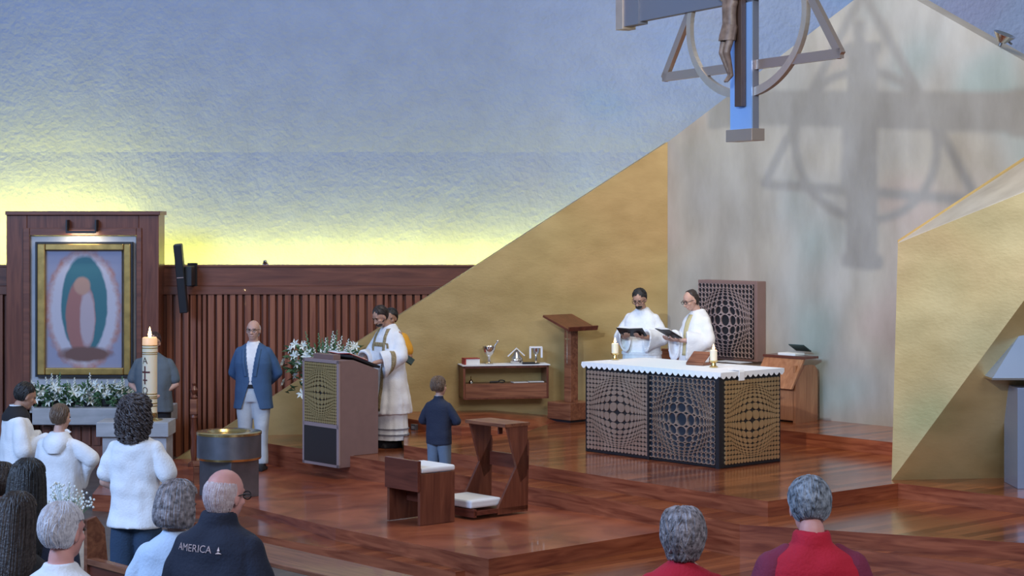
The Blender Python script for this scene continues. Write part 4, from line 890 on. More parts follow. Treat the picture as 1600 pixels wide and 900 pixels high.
def person(label, loc, face, H, skin='fair', hairs=('short', 'brown'), head=(0, 0, 0), arms='side', cat='person', detail=True, female=False, g=1.0, belly=0, glasses=None, top=None, bottom=None, shoes='black', hand_curl=.5, back_arms=None, elbow=None, wrist=None, seed=1, hoff=(0, 0, 0), sleeve=None, shw=1.0, hd=None, vox=.008, lean=0, hcol_brow=None, group=None, dens=1.0, feet=True, hands=True, hscale=1.0):
    s = H/1.75; root = thing('person', label, cat, loc, math.radians(face), group)
    T = headM(head[0], head[1], head[2], hoff) @ Matrix.Translation(PIV) @ Matrix.Scale(hscale, 4) @ Matrix.Translation(-PIV)
    A = {'side': ([(-.245, -.03, 1.14), (-.255, .02, .90)], (0, 0, -1), (1, .2, 0)),
         'hold': ([(-.26, -.01, 1.13), (-.10, .25, 1.13)], (.5, .6, .1), (0, 0, 1)),
         'clasp': ([(-.27, -.0, 1.12), (-.07, .17, .99)], (.8, .1, -.3), (0, -1, 0)),
         'behind': ([(-.26, -.09, 1.13), (-.08, -.18, .96)], (.8, -.1, -.3), (0, 1, 0)),
         'fold': ([(-.29, .03, 1.15), (-.08, .20, 1.10)], (.9, .1, .1), (0, -1, 0))}[arms]
    (el, wr), hdv, hn = A
    sides = {}
    for q in (-1, 1):
        e = Vector(((el[0]*-q), el[1], el[2])); w = Vector((wr[0]*-q, wr[1], wr[2])); d = Vector((hdv[0]*-q, hdv[1], hdv[2])); n = Vector((hn[0]*-q, hn[1], hn[2]))
        if elbow and q in elbow: e = Vector(elbow[q])
        if wrist and q in wrist: w = Vector(wrist[q][0]); d = Vector(wrist[q][1]); n = Vector(wrist[q][2])
        sides[q] = (Vector((q*.170*shw, -.014, 1.372)), e, w, d, n)
    b = MB()
    b.cap((0, -.02, 1.42), .060*(1 if not female else .9), PIV+(T @ PIV-PIV)+Vector((0, .0, .045)), .054*(1 if not female else .88))
    head_prims(b, T, female)
    b.loft([(r[0], r[1], r[2], r[3]*.90, r[4]*.88, r[5]*.88) for r in torso_rings(g, .86, None, belly, sh=shw)], 40)
    for q in (-1, 1):
        sh, e, w, d, n = sides[q]; b.chain([(sh, .052), (e, .040), (w, .026)])
        if hands: hand(b, w, d, n, (-q if arms != 'hold' else q*1., 0, .8), hand_curl)
        k = Vector((q*.098, .015, .49)); b.chain([((q*.092, 0, .90), .092*g), (k, .058), ((q*.10, -.01, .09), .040)]); b.cap((q*.10, -.02, .045), .040, (q*.115, .12, .035), .034)
    b.build('body', SK[skin], root, scale=s, remesh=vox*s, relax=2)
    if detail: face_details(root, T, s, glasses, hcol_brow)
    elif glasses: face_details(root, T, s, glasses)
    if hairs: hair(hairs[0], root, T, s, HR[hairs[1]], seed, dens)
    if bottom:
        kind, col = bottom; b = MB()
        b.loft([(.80, 0, 0, .175*g, .122*g, .122*g), (.90, 0, 0, .182*g, .124*g+belly*.5, .126*g), (1.02, 0, 0, .166*g, .116*g+belly*.6, .112*g)], 40)
        for q in (-1, 1):
            if kind == 'shorts': b.loft([(.50, q*.105, .01, .098*g, .105, .105), (.66, q*.10, .005, .103*g, .11, .112), (.86, q*.086, 0, .098*g, .112, .114)], 28, mkfold(7, .03, .5, .9, q))
            else: b.loft([(.075, q*.102, .0, .066, .078, .072), (.28, q*.10, 0, .070, .078, .076), (.49, q*.10, .012, .080, .085, .085), (.68, q*.096, .008, .094*g, .10, .10), (.88, q*.088, 0, .104*g, .118, .122)], 28, mkfold(6, .035, .1, .9, q+3))
        b.build('shorts' if kind == 'shorts' else 'trousers', FB[col], root, scale=s, remesh=.011*s, relax=3, wr=0 if kind == 'shorts' else .015*s)
    if shoes and feet:
        for q in (-1, 1):
            b = MB(); b.chain([((q*.10, -.045, .040), .042), ((q*.108, .05, .040), .044), ((q*.118, .15, .034), .036)]); b.bb(q*.11-.045, q*.11+.045, -.085, .18, .0, .03); b.build('shoe', FB[shoes], root, scale=s, remesh=.010*s, relax=3)
    bvh = None
    if top:
        kind, col = top[0], top[1]; b = MB(); opt = top[2] if len(top) > 2 else {}
        if kind in ('tee', 'shirt', 'jacket', 'blouse'):
            hem = opt.get('hem', .84 if kind != 'jacket' else .78); gg = g*(1.04 if kind == 'tee' else 1.08 if kind == 'jacket' else 1.04)
            b.loft(torso_rings(gg, hem, opt.get('hemr'), belly*1.02, sh=shw*(1.04 if kind == 'jacket' else 1.01)), 64, mkfold(9, opt.get('fold', .025), .75, 1.35, seed))
            for q in (-1, 1):
                sh, e, w, d, n = sides[q]
                if kind == 'tee': m_ = sh.lerp(e, .70); b.chain([(sh+Vector((-q*.01, 0, 0)), .066), (sh.lerp(e, .4), .070), (m_, .068)], 16)
                else: m_ = sh.lerp(e, .5); b.chain([(sh+Vector((-q*.012, 0, -.002)), .064), (m_, .066*opt.get('slv', 1)), (e, .060*opt.get('slv', 1)), (e.lerp(w, .5), .052*opt.get('slv', 1)), (w+(e-w).normalized()*.015, .044*opt.get('slv', 1))], 16)
            if opt.get('collar', kind in ('shirt', 'jacket')): b.ring([[((r)*math.cos(t), -.010+r*math.sin(t)*1.02, z-.012*(math.sin(t) > 0)*math.sin(t)) for t in [2*PI*j/28 for j in range(28)]] for r, z in (((.086, 1.450), (.079, 1.495), (.070, 1.530), (.061, 1.533), (.056, 1.44)) if kind == 'jacket' or col == 'red' else ((.086, 1.445), (.078, 1.485), (.068, 1.508), (.061, 1.508), (.056, 1.43)))])
        else:   # robe kinds: alb, surplice, dalmatic
            hem = opt.get('hem', .12); r0 = opt.get('r', .30)
            b.loft(robe_rings(hem, r0, g, opt.get('fr')), 96, mkfold(opt.get('k', 13), opt.get('fold', .06), hem, 1.25, seed))
            cu_ = opt.get('cuff', .095)
            for q in (-1, 1):
                sh, e, w, d, n = sides[q]; sh2 = sh+Vector((-q*.015, 0, -.01)); dd = (w-e).normalized(); w2 = w-dd*opt.get('back', .03)
                b.chain([(sh2, .070), (sh2.lerp(e, .5), .078), (e, .082)], 18)
                drop = Vector((0, 0, -1)); drop = (drop-dd*drop.dot(dd)); drop = drop.normalized() if drop.length > .2 else Vector((0, 0, 0))
                nn = 20; a_ = dd.orthogonal().normalized()
                rg = []
                for f in [0, .35, .7, 1]:
                    c = e.lerp(w2, f); rr_ = .080+(cu_-.080)*f; low = opt.get('droop', .06)*f
                    a1_ = dd.cross(drop).normalized() if drop.length > .2 else a_; b1_ = drop if drop.length > .2 else dd.cross(a_)
                    rg.append([c+a1_*rr_*.75*math.cos(t)+b1_*(rr_*math.sin(t)+(low if math.sin(t) > 0 else 0)*math.sin(t)) for t in [2*PI*j/nn for j in range(nn)]])
                c = e.lerp(w2, .99); ce = rg[-1]; cen = sum(ce, Vector())/nn
                rg.append([cen+(p-cen)*.80 for p in ce]); rg.append([cen-dd*.10+(p-cen)*.60 for p in ce])
                b.ring(rg)
            if opt.get('neck', True): b.ring([[((r)*math.cos(t), -.012+r*math.sin(t), z-.015*math.sin(t)*(math.sin(t) > 0)) for t in [2*PI*j/28 for j in range(28)]] for r, z in ((.10, 1.44), (.088, 1.475), (.074, 1.495), (.064, 1.49), (.06, 1.43))])
        o = b.build(kind if kind != 'tee' else 't_shirt', FB[col], root, scale=s, remesh=.009*s, relax=3, wr=opt.get('wr', .03)*s)
        bvh = BVHTree.FromPolygons([v.co.copy() for v in o.data.vertices], [tuple(p.vertices) for p in o.data.polygons])
    root_info = dict(root=root, s=s, T=T, bvh=bvh, sides=sides)
    return root_info
def band(info, name, pts, width, m, view=(0, -1, 0), lift=.004, n=14):
    """strip laid on the garment: pts are local base-unit points; projected along view"""
    s = info['s']; v = Vector(view).normalized(); b = MB(); rows = []; P_ = [Vector(p) for p in pts]
    seg = []
    for a, c in zip(P_, P_[1:]): seg += [a.lerp(c, i/n) for i in range(n)]
    seg.append(P_[-1]); last = None
    for i, p in enumerate(seg):
        d = (seg[min(i+1, len(seg)-1)]-seg[max(i-1, 0)]).normalized(); w = d.cross(v).normalized()*width/2; row = []
        for k in (-1, -.5, 0, .5, 1):
            q = (p+w*k)*s-v*1.0; hit = info['bvh'].ray_cast(q, v, 1.6)
            row.append(hit[0]-v*lift if hit[0] is not None else None)
        rows.append(row)
    vs = []; fs = []; idx = {}
    for i, r in enumerate(rows):
        for k, q in enumerate(r):
            if q is not None: idx[(i, k)] = len(vs); vs.append(q)
    for i in range(len(rows)-1):
        for k in range(4):
            ks = [(i, k), (i+1, k), (i+1, k+1), (i, k+1)]
            if all(x in idx for x in ks):
                c = [vs[idx[x]] for x in ks]
                if max((c[0]-c[2]).length, (c[1]-c[3]).length) < .09: fs.append(tuple(idx[x] for x in ks))
    if fs: b.add(vs, fs); o = b.build(name, m, info['root'], smooth=True); q = o.modifiers.new('s', 'SOLIDIFY'); q.thickness = .004; q.offset = 0; return o
def at_px(px, Y, z): return Vector(((px-800)/F*Y, Y, z))
def look(loc, tgt): d = Vector(tgt)-Vector(loc); return math.degrees(math.atan2(d.y, d.x))-90
BK = mat('black_spectacles', (.015, .015, .018), .3)

# deacon at the ambo (reads towards the nave, facing -E2)
dl = Vector((0, 0, -.15))+Vector(((607-800)/F*24.02, 24.02, 0)); dface = math.degrees(math.atan2(-.70, -.76))-90
I = person('bearded person in white dalmatic with patterned bands reading at the ambo', dl, dface, 1.76, 'tan', ('short', 'dbrown'), (32, 0, 0), 'hold', g=1.1, hoff=(0, .06, -.01), hcol_brow=HR['dbrown'], vox=.0065,
           top=('dalmatic', 'white', dict(hem=.42, r=.30, fold=.06, cuff=.12, droop=.08, back=.09)), elbow={-1: (-.29, .04, 1.12), 1: (.29, .04, 1.12)}, wrist={-1: ((-.14, .33, 1.05), (.4, .8, -.2), (0, 0, -1)), 1: ((.14, .33, 1.05), (-.4, .8, -.2), (0, 0, -1))})
s = I['s']
o = MB().loft([(.10, 0, 0, .27, .20, .21), (.45, 0, 0, .26, .2, .19), (.60, 0, 0, .24, .18, .17)], 80, mkfold(14, .05, .1, .6, 4)).build('alb', FB['white'], I['root'], scale=s, smooth=True)
b = MB()
for z in (.155, .215): b.loft([(z, 0, 0, .281, .208, .218), (z+.018, 0, 0, .281, .208, .218)], 80, mkfold(14, .05, .1, .6, 4))
b = MB(); b.loft([(.155, 0, 0, .279, .206, .217), (.172, 0, 0, .279, .206, .217)], 80, mkfold(14, .05, .1, .6, 4)); b.build('alb_stripe', FB['grey'], I['root'], scale=s, smooth=True)
b = MB(); b.loft([(.225, 0, 0, .277, .205, .215), (.242, 0, 0, .277, .205, .215)], 80, mkfold(14, .05, .1, .6, 4)); b.build('alb_stripe', FB['grey'], I['root'], scale=s, smooth=True)
for q in (-1, 1): band(I, 'orphrey', [(q*.085, 0, 1.45), (q*.10, 0, 1.3), (q*.105, 0, 1.18)], .045, FB['orph'])
for q in (-1, 1): band(I, 'orphrey', [(q*.105, 0, 1.02), (q*.11, 0, .46)], .045, FB['orph'])
band(I, 'orphrey', [(-.12, 0, 1.26), (.12, 0, 1.26)], .05, FB['orph'])
for q in (-1, 1): band(I, 'orphrey', [(q*.085, 0, 1.46), (q*.10, 0, 1.3), (q*.105, 0, 1.0)], .045, FB['orph'], view=(0, 1, 0))
band(I, 'sleeve_band', [(.6, -.02, 1.15), (.6, .10, 1.06), (.6, .2, 1.0)], .05, FB['orph'], view=(-1, 0, 0))
band(I, 'sleeve_band', [(.6, .16, 1.28), (.6, .17, 1.1), (.6, .17, .9)], .05, FB['orph'], view=(-1, 0, 0))
band(I, 'sleeve_band', [(-.6, .16, 1.28), (-.6, .17, 1.1), (-.6, .17, .9)], .05, FB['orph'], view=(1, 0, 0))
b = MB(); T = I['T']; b.ell((0, .048, 1.560), (.047, .050, .036), T=T); b.ell((0, .02, 1.585), (.066, .045, .026), T=T)
b.build('beard', HR['dbrown'], I['root'], scale=s, remesh=.005, relax=1)
MB().lathe([(.17, 0), (.17, .02), (.15, .13)], n=20).build('cassock_hem', FB['black'], I['root'])
# person behind in yellow
I = person('dark-haired person in yellow shirt holding a dark folder behind the reader', at_px(611, 24.75, -.15), 170, 1.66, 'brown', ('thick', 'black'), (10, 0, 0), 'side', female=True, top=('tee', 'yellow', {}), bottom=('trousers', 'black'), g=.95, elbow={-1: (-.26, .02, 1.12), 1: (.26, .02, 1.12)}, wrist={-1: ((-.24, .22, 1.08), (0, 1, -.1), (1, 0, 0)), 1: ((.24, .22, 1.08), (0, 1, -.1), (-1, 0, 0))})
q = MB().box((0, 0, 0), (.22, .16, .02), Matrix.Rotation(.6, 4, 'Y') @ Matrix.Rotation(.4, 4, 'X')).build('green_folder', M['bluebook'], None, P(634, 559, 24.45), 0, bevel=.004); tag(q, 'dark green folder held at the side of the yellow-shirted person', 'folder')

# priests behind the altar
p1 = at_px(1003, 24.6, 0)
I = person('person in white alb with dark beard and glasses reading a book behind the altar', p1, 158, 1.79, 'tan', ('short', 'black'), (28, 0, 0), 'hold', glasses=BK, hcol_brow=HR['black'], vox=.0065, hoff=(0, .035, -.005), g=1.04,
           top=('alb', 'white', dict(hem=.06, r=.27, fold=.085, k=15, cuff=.10, droop=.09, back=.07)), elbow={-1: (-.27, .02, 1.13), 1: (.27, .02, 1.13)}, wrist={-1: ((-.10, .30, 1.16), (.3, .8, .1), (0, 0, 1)), 1: ((.10, .30, 1.16), (-.3, .8, .1), (0, 0, 1))})
b = MB(); b.ell((0, .055, 1.563), (.045, .048, .036), T=I['T']); b.ell((0, .088, 1.583), (.026, .012, .008), T=I['T']); b.build('beard', HR['black'], I['root'], scale=I['s'], remesh=.005, relax=1)
MB().loft([(.93, 0, 0, .250, .20, .187), (.965, 0, 0, .250, .20, .187)], 60).build('cincture', FB['white'], I['root'], scale=I['s'])
def held_book(name, label, I, y, z, tilt, w, d, cm, x=0):
    r = I['root']; a = r.rotation_euler[2]; L = Vector((x, y, z))*I['s']; L = Matrix.Rotation(a, 3, 'Z') @ L
    return open_book(name, label, 'book', Vector(r.location)+L, a, tilt, w, d, cm)
held_book('missal', 'open black book in the hands of the bearded person behind the altar', I, .40, 1.215, .5, .17, .22, M['black'])
p2 = at_px(1089, 24.15, 0)
I = person('balding person in white chasuble and glasses reading a book beside the right altar candle', p2, 118, 1.79, 'fair', ('bald', 'dbrown'), (24, 0, 0), 'hold', glasses=BK, hcol_brow=HR['dbrown'], vox=.0065, hoff=(0, .035, -.005), g=1.04,
           top=('chasuble', 'white', dict(hem=.30, r=.32, fold=.08, cuff=.11, droop=.16, back=.08)), elbow={-1: (-.27, .02, 1.13), 1: (.27, .02, 1.13)}, wrist={-1: ((-.10, .31, 1.14), (.3, .8, .1), (0, 0, 1)), 1: ((.10, .31, 1.14), (-.3, .8, .1), (0, 0, 1))})
b = MB()
b.ring([[(rx*math.cos(t)*.96, -.016+(rb if math.sin(t) < 0 else rf)*math.sin(t), z) for t in [2*PI*j/32 for j in range(32)]] for z, rx, rf, rb in ((1.752, .02, .02, .03), (1.742, .055, .02, .070), (1.712, .076, .035, .092), (1.68, .082, .02, .098))], True, I['T'])
b.build('thin_hair', HR['dbrown'], I['root'], scale=I['s'], smooth=True)
band(I, 'orphrey', [(0, 0, 1.44), (0, 0, .95)], .09, FB['stole'])
MB().loft([(.05, 0, 0, .24, .19, .19), (.34, 0, 0, .25, .2, .19), (.5, 0, 0, .24, .19, .18)], 60, mkfold(13, .05, .05, .5, 2)).build('alb', FB['white'], I['root'], scale=I['s'], smooth=True)
held_book('missal', 'open black book in the hands of the balding person in chasuble', I, .41, 1.215, .5, .16, .22, M['black'])

# two men by the ribbed wall
I = person('bald person in blue blazer and pale trousers with hands behind the back', at_px(396, 23.9, -.415), 180-7, 1.83, 'fair', ('bald', 'white'), (2, 0, 0), 'behind', glasses=BK, g=1.04, vox=.007, bottom=('trousers', 'ltrous'), shw=.98,
           top=('shirt', 'white', dict(hem=1.0, fold=.01, slv=.8, wr=0)))
# open blazer: a jacket shell with the front cut open in a narrow V
def blazer(I, col, vx=.055, hem=.72, g=1.08, button=1.02, belly=0):
    s = I['s']; b = MB(); b.loft([(r[0], r[1], r[2], r[3]*1.06, r[4]*1.06, r[5]*1.06) for r in torso_rings(g, hem, (.205*g, .15, .15), belly)], 64, mkfold(7, .02, .7, 1.3, 8))
    for q in (-1, 1):
        sh, e, w, d, n = I['sides'][q]; b.chain([(sh+Vector((-q*.01, 0, -.002)), .070), (sh.lerp(e, .5), .072), (e, .066), (e.lerp(w, .5), .058), (w+(e-w).normalized()*.02, .050)], 16)
    o = b.build('blazer', FB[col], I['root'], scale=s, remesh=.0065*s, relax=5); me = o.data; bm = bmesh.new(); bm.from_mesh(me)
    kill = []
    for f in bm.faces:
        c = f.calc_center_median()/s
        if c.y > .02 and c.z > hem-.05:
            if c.z > button: wv = .012+(c.z-button)/(1.47-button)*vx
            else: wv = .012+max(0, (button-c.z))*.32
            if abs(c.x) < wv: kill.append(f)
    bmesh.ops.delete(bm, geom=kill, context='FACES'); bm.to_mesh(me); bm.free()
    q = o.modifiers.new('s', 'SOLIDIFY'); q.thickness = .010; q.offset = -1
    I['bvh'] = BVHTree.FromPolygons([v.co.copy() for v in me.vertices], [tuple(p.vertices) for p in me.polygons])
    return o
blazer(I, 'blazer', vx=.060, button=1.04)
s = I['s']
MB().loft([(.965, 0, 0, .196, .142, .142), (1.005, 0, 0, .194, .141, .14)], 40).build('belt', FB['black'], I['root'], scale=s)
for q in (-1, 1): band(I, 'lapel', [(q*.098, 0, 1.42), (q*.082, 0, 1.25), (q*.055, 0, 1.10)], .034, FB['blazer'], lift=.008)
I = person('person in grey short-sleeved shirt standing behind the tall candle', at_px(240, 24.6, -.60), 180, 1.82, 'fair', ('short', 'red'), (4, 0, 0), 'clasp', glasses=BK, g=1.16, belly=.03, bottom=('trousers', 'black'), top=('tee', 'greyt', dict(hem=.80)), shw=1.1, vox=.009)

# boy in blazer before the steps
I = person('young child in navy blazer and blue-grey trousers with folded arms seen from behind', at_px(686, 20.75, -.30), -25, 1.235, 'fair', ('boy', 'lbrown'), (3, -12, 0), 'fold', g=.98, bottom=('trousers', 'bluegr'), top=('jacket', 'navy', dict(hem=.80, fold=.02)), shw=.98, hscale=1.22, vox=.009, dens=1.2)
b = MB(); b.ring([[(r*math.cos(t), -.012+r*math.sin(t), z) for t in [2*PI*j/24 for j in range(24)]] for r, z in ((.066, 1.48), (.062, 1.53), (.056, 1.53), (.055, 1.48))]); b.build('shirt_collar', FB['white'], I['root'], scale=I['s'])

# altar servers at left
I = person('dark-haired altar server in white surplice and black collar holding an open booklet', at_px(27, 18.4, -.60), -62, 1.715, 'tan', ('short', 'black'), (24, 0, 0), 'hold', g=1.0, hoff=(0, .03, 0), vox=.008,
           top=('surplice', 'white', dict(hem=.45, r=.33, fold=.08, k=11, cuff=.12, droop=.10, back=.05)), wrist={1: ((.12, .30, 1.15), (-.1, .9, .2), (0, 0, 1)), -1: ((-.10, .30, 1.15), (.1, .9, .2), (0, 0, 1))})
b = MB(); b.loft([(.05, 0, 0, .25, .2, .2), (.55, 0, 0, .22, .17, .17)], 60, mkfold(10, .04, .05, .5, 2)); b.build('cassock', FB['black'], I['root'], scale=I['s'], smooth=True)
b = MB(); b.ring([[(rx*math.cos(t), -.012+ry*math.sin(t), z) for t in [2*PI*j/32 for j in range(32)]] for rx, ry, z in ((.165, .135, 1.395), (.155, .13, 1.44), (.125, .11, 1.475), (.085, .082, 1.51), (.073, .070, 1.53), (.06, .058, 1.52), (.06, .055, 1.42))]); b.build('black_collar', FB['black'], I['root'], scale=I['s'], smooth=True)
b = MB(); b.ring([[(r*math.cos(t), -.012+r*math.sin(t), z) for t in [2*PI*j/24 for j in range(24)]] for r, z in ((.064, 1.51), (.062, 1.54), (.057, 1.54), (.056, 1.51))]); b.build('white_collar', FB['white'], I['root'], scale=I['s'])
held_book('service_booklet', 'open grey booklet held by the older altar server', I, .40, 1.20, .55, .14, .22, M['paper'], x=-.02)
I = person('short-haired young altar server in hooded white robe with raised right elbow', at_px(93, 17.6, -.60), -12, 1.565, 'fair', ('short', 'lbrown'), (10, -15, 0), 'fold', g=.95, vox=.008, hscale=1.08,
           top=('robe', 'white', dict(hem=.10, r=.26, fold=.08, k=10, cuff=.085, droop=.16, back=.04)), elbow={1: (.34, .0, 1.24), -1: (-.22, .08, 1.15)}, wrist={1: ((.12, .22, 1.12), (-.9, .2, 0), (0, -1, 0)), -1: ((-.08, .24, 1.12), (.8, .3, 0), (0, -1, 0))})
b = MB(); b.loft([(1.30, 0, -.04, .10, .08, .155), (1.36, 0, -.03, .15, .11, .165), (1.42, 0, -.02, .150, .11, .150), (1.47, 0, -.015, .11, .085, .12), (1.50, 0, -.01, .085, .075, .095)], 48, mkfold(4, .05, 1.3, 1.5, 3)); b.build('hood', FB['white'], I['root'], scale=I['s'], smooth=True)

# congregation
def nz(Y): return nave_z(Y)
I = person('long curly-haired person in white t-shirt and navy shorts standing with back turned', at_px(213, 15.0, nz(15)), -14, 1.79, 'fair', ('curly', 'curly'), (6, -6, 0), 'clasp', detail=False, g=1.0, belly=.03, bottom=('shorts', 'shorts'), top=('tee', 'white', dict(hem=.80, fold=.035, wr=.045, hemr=(.212, .165, .172))), shw=.98, vox=.010, shoes='white', elbow={1: (.30, -.02, 1.12), -1: (-.26, 0, 1.12)})
I = person('person with long straight black hair at the left edge in dark top', at_px(44, 10.0, nz(10)), -8, 1.715, 'tan', ('long', 'black'), (6, 0, 0), 'side', detail=False, female=True, top=('shirt', 'navy', {}), bottom=('trousers', 'black'), vox=.012)
I = person('person with long dark brown hair in the bottom left corner', at_px(26, 8.8, nz(8.8)), -14, 1.66, 'fair', ('long', 'dbrown'), (8, 0, 0), 'side', detail=False, female=True, top=('shirt', 'black', {}), bottom=('trousers', 'black'), vox=.012)
I = person('short dark-haired person partly cut off by the left edge', at_px(-2, 10.5, nz(10.5)), -30, 1.66, 'fair', ('short', 'dbrown'), (14, 0, 0), 'side', detail=True, top=('tee', 'dnavy', {}), bottom=('trousers', 'black'), vox=.010)
I = person('white-haired person in white collared shirt at the bottom left', at_px(97, 8.05, nz(8.05)), -22, 1.695, 'pink', ('short', 'white'), (6, -10, 0), 'side', detail=True, top=('shirt', 'white', {}), bottom=('trousers', 'grey'), g=1.08, vox=.009, dens=2.2, shw=1.02)
I = person('person with grey bobbed hair and pale blue shirt in front of the font', at_px(277, 9.6, nz(9.6)), -20, 1.64, 'fair', ('bob', 'ash'), (8, -10, 0), 'side', detail=True, female=True, top=('shirt', 'lblue', dict(slv=1.1)), bottom=('trousers', 'navy'), g=1.08, vox=.010, dens=1.4)
I = person('balding person with glasses in dark navy jacket lettered across the back', at_px(345, 8.9, nz(8.9)), -26, 1.80, 'pink', ('bald', 'thin'), (9, -10, 0), 'side', detail=True, hoff=(0, .01, -.032), glasses=BK, top=('jacket', 'dnavy', dict(fold=.02)), bottom=('trousers', 'navy'), g=1.10, vox=.008, shw=1.04, dens=2.0)
# lettering laid on the back
s = I['s']; tm = text_mesh('AMERICA', .046); tri = MB(); tri.add([(.105, -.015, 0), (.135, -.015, 0), (.12, -.005, 0)], [(0, 1, 2)]); tri.add([(.114, -.002, 0), (.126, -.002, 0), (.12, .017, 0)], [(0, 1, 2)])
scr = text_mesh('~~~~~', .05); a = I['root'].rotation_euler[2]
def lay(src, name, m, dx, zc, lift):
    o = MB(); o.f = src.f
    for v in src.v:
        q = Vector((v.x*1.05+dx, -1.0, zc+v.y)); h = I['bvh'].ray_cast(q, Vector((0, 1, 0)), 2); o.v.append(h[0]-Vector((0, lift, 0)) if h[0] is not None else Vector((q.x, -.15, q.z)))
    return o.build(name, m, I['root'])
lay(tm, 'lettering', mat('pink_white_print', (.80, .62, .60), .7), -.055, 1.382*s, .004)
lay(tri, 'triangle_mark', MATS['pink_white_print'], -.045, 1.382*s, .004)
I = person('short grey-haired person in bright red top at the bottom right of centre', at_px(1066, 9.0, nz(9)), 2, 1.565, 'fair', ('shortw', 'ash'), (4, 4, 0), 'side', detail=False, female=True, top=('blouse', 'red', {}), bottom=('trousers', 'black'), vox=.010, dens=1.8)
I = person('short grey-haired person in red raglan pullover with darker sleeves', at_px(1268, 8.3, nz(8.3)), 0, 1.78, 'pink', ('short', 'salt'), (26, 0, 0), 'side', detail=False, top=('shirt', 'red', dict(fold=.02)), bottom=('trousers', 'navy'), g=1.06, vox=.009, dens=2.4, shw=1.02)
s = I['s']
for q in (-1, 1):
    b = MB(); sh, e, w, d, n = I['sides'][q]; b.chain([(Vector((q*.11, -.012, 1.440)), .040), (sh+Vector((-q*.008, 0, .004)), .0745), (sh.lerp(e, .5), .073), (e, .066), (e.lerp(w, .6), .055)], 18); b.build('sleeve', FB['maroon'], I['root'], scale=s, remesh=.009, relax=4)

# the carved figure on the cross
b = MB(); k = .64
T = headM(25, 20, 15)
el = {q: Vector((q*.42, .0, 1.50)) for q in (-1, 1)}; wr = {q: Vector((q*.68, -.02, 1.62)) for q in (-1, 1)}
b.cap((0, -.02, 1.42), .055, (0, .02, 1.54), .05); head_prims(b, T)
b.loft([(r[0], r[1], r[2], r[3]*.94, r[4]*.85, r[5]*.80) for r in torso_rings(.92, .86)], 40)
for q in (-1, 1):
    b.chain([((q*.16, 0, 1.40), .05), (el[q], .038), (wr[q], .026)]); hand(b, wr[q], (q, 0, .25), (0, 1, 0), (0, 0, 1), .3)
    kn_ = Vector((q*.085-.02, .11, .50)); an = Vector((q*.03-.04, -.0, .12)); b.chain([((q*.088, 0, .88), .082), (kn_, .056), (an, .034)]); b.cap(an, .034, an+Vector((0, .09, -.10)), .026)
cf = thing('corpus', 'carved dark wooden crucified figure hung on the suspended cross', 'sculpture'); cf.rotation_euler = (0, 0, crx); cf.location = (cc.x, cc.y, 0)
off = Vector((.0, .19, 4.06/k))
cf.scale = (CS,)*3; cf.location = CL+(Vector((0, 0, -.18))+Matrix.Rotation(crx, 3, 'Z') @ Vector((.03, .155, 0)))*CS
b.build('body', M['corpus'], cf, scale=k, remesh=.007, relax=2)
MB().loft([(.70, -.01, .05, .165, .13, .12), (.80, 0, .03, .175, .125, .12), (.92, 0, 0, .172, .115, .115), (.97, 0, 0, .155, .11, .105)], 48, mkfold(8, .05, .7, .95, 2)).build('loincloth', M['corpus'], cf, scale=k, smooth=True)
hair('long', cf, T, k, M['corpus'], 3, .3)
bd = tag(MB().bb(-.12, .02, .04, .10, -.79, 1.5).build('wooden_backing_cross', mat('dark_cross_wood', (.06, .035, .028), .5), None, CL+Vector((0, 0, .35*CS)), crx, bevel=.004), 'narrow dark wooden upright fixed behind the carved figure', 'cross')

bd.scale = (CS,)*3
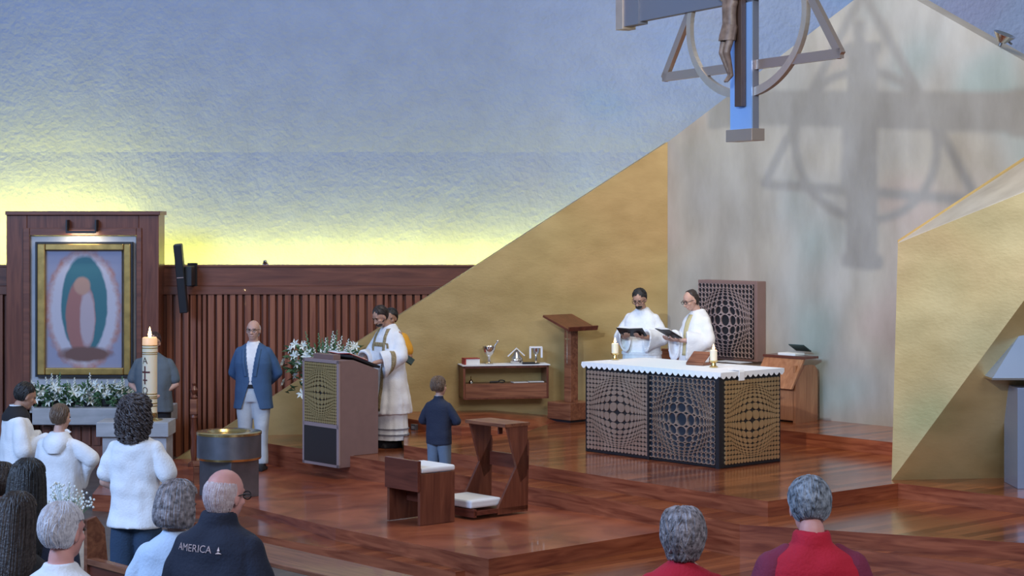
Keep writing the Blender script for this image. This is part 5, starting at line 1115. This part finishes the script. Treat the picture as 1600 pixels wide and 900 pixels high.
# ================================================================== pews and small foreground things
def pew(label, p, L, seat_z, back_z, floor_z, group=None, ends=True, back=True, r=RZ, depth=.42):
    t = thing('pew', label, 'pew', (p.x, p.y, floor_z), r, group); sz = seat_z-floor_z; bz = back_z-floor_z
    # local x along the pew, -y towards the back of the church
    MB().bb(0, L, -depth, 0, sz-.035, sz).build('seat', M['bench'], t, bevel=.006)
    if back:
        MB().bb(0, L, -depth-.03, -depth, sz+.02, bz-.04).build('backrest', M['mahog'], t); MB().bb(0, L, -depth-.05, -depth+.02, bz-.04, bz).build('top_rail', M['bench'], t, bevel=.006)
    for i, x in enumerate((-.04, L)):
        pr = [(-depth-.05, 0), (.03, 0), (.03, sz-.04)]
        if back: pr += [(.03, sz+.16), (-.02, sz+.19), (-depth+.12, sz+.20), (-depth+.08, bz+.18), (-depth+.02, bz+.26), (-depth-.05, bz+.24)]
        else: pr += [(.03, sz-.03), (-depth-.05, sz-.03)]
        b = MB(); b.prism([(x, y, z) for y, z in pr], [(x+.04, y, z) for y, z in pr]); b.build('end_panel', M['bench'], t, bevel=.004)
    return t
# front bench below the platform
q = G(405, 846, -.05)-E1*.45; z_ = -.05
pew('front wooden bench below the sanctuary steps', q, 3.4, z_, z_+.1, -.57, back=False, depth=.50)
# pew whose end shows between the brown-haired and white-haired people
q = P(140, 872, 12.35); t = pew('wooden pew with rounded end panel beside the bouquet of baby breath', Vector((q.x, q.y, 0))+E2*.19, 3.0, .10, q.z, nz(12.3), depth=.16)
MB().bb(-.06, .0, -.05, .12, .72, .75).build('armrest', M['bench'], t, bevel=.004)
# baby's breath bouquet
rnd = random.Random(9); bp_ = P(103, 800, 12.35); t = thing('bouquet', 'airy bouquet of tiny white blossoms tied to the pew end', 'flowers', bp_)
b = MB(); st_ = MB()
for i in range(150):
    d = Vector((rnd.gauss(0, 1), rnd.gauss(0, .6), abs(rnd.gauss(0, .8)))); d = d.normalized()*rnd.uniform(.05, .17); d.x *= 1.1; b.ell(d+Vector((0, 0, .03)), (.008,)*3, n=6, m=4)
    if i % 3 == 0: st_.tube([(0, 0, -.12), d+Vector((0, 0, .03))], .0015, 4)
o = b.build('blossoms', M['petal'], t); o['kind'] = 'stuff'; st_.build('stems', M['leafl'], t)
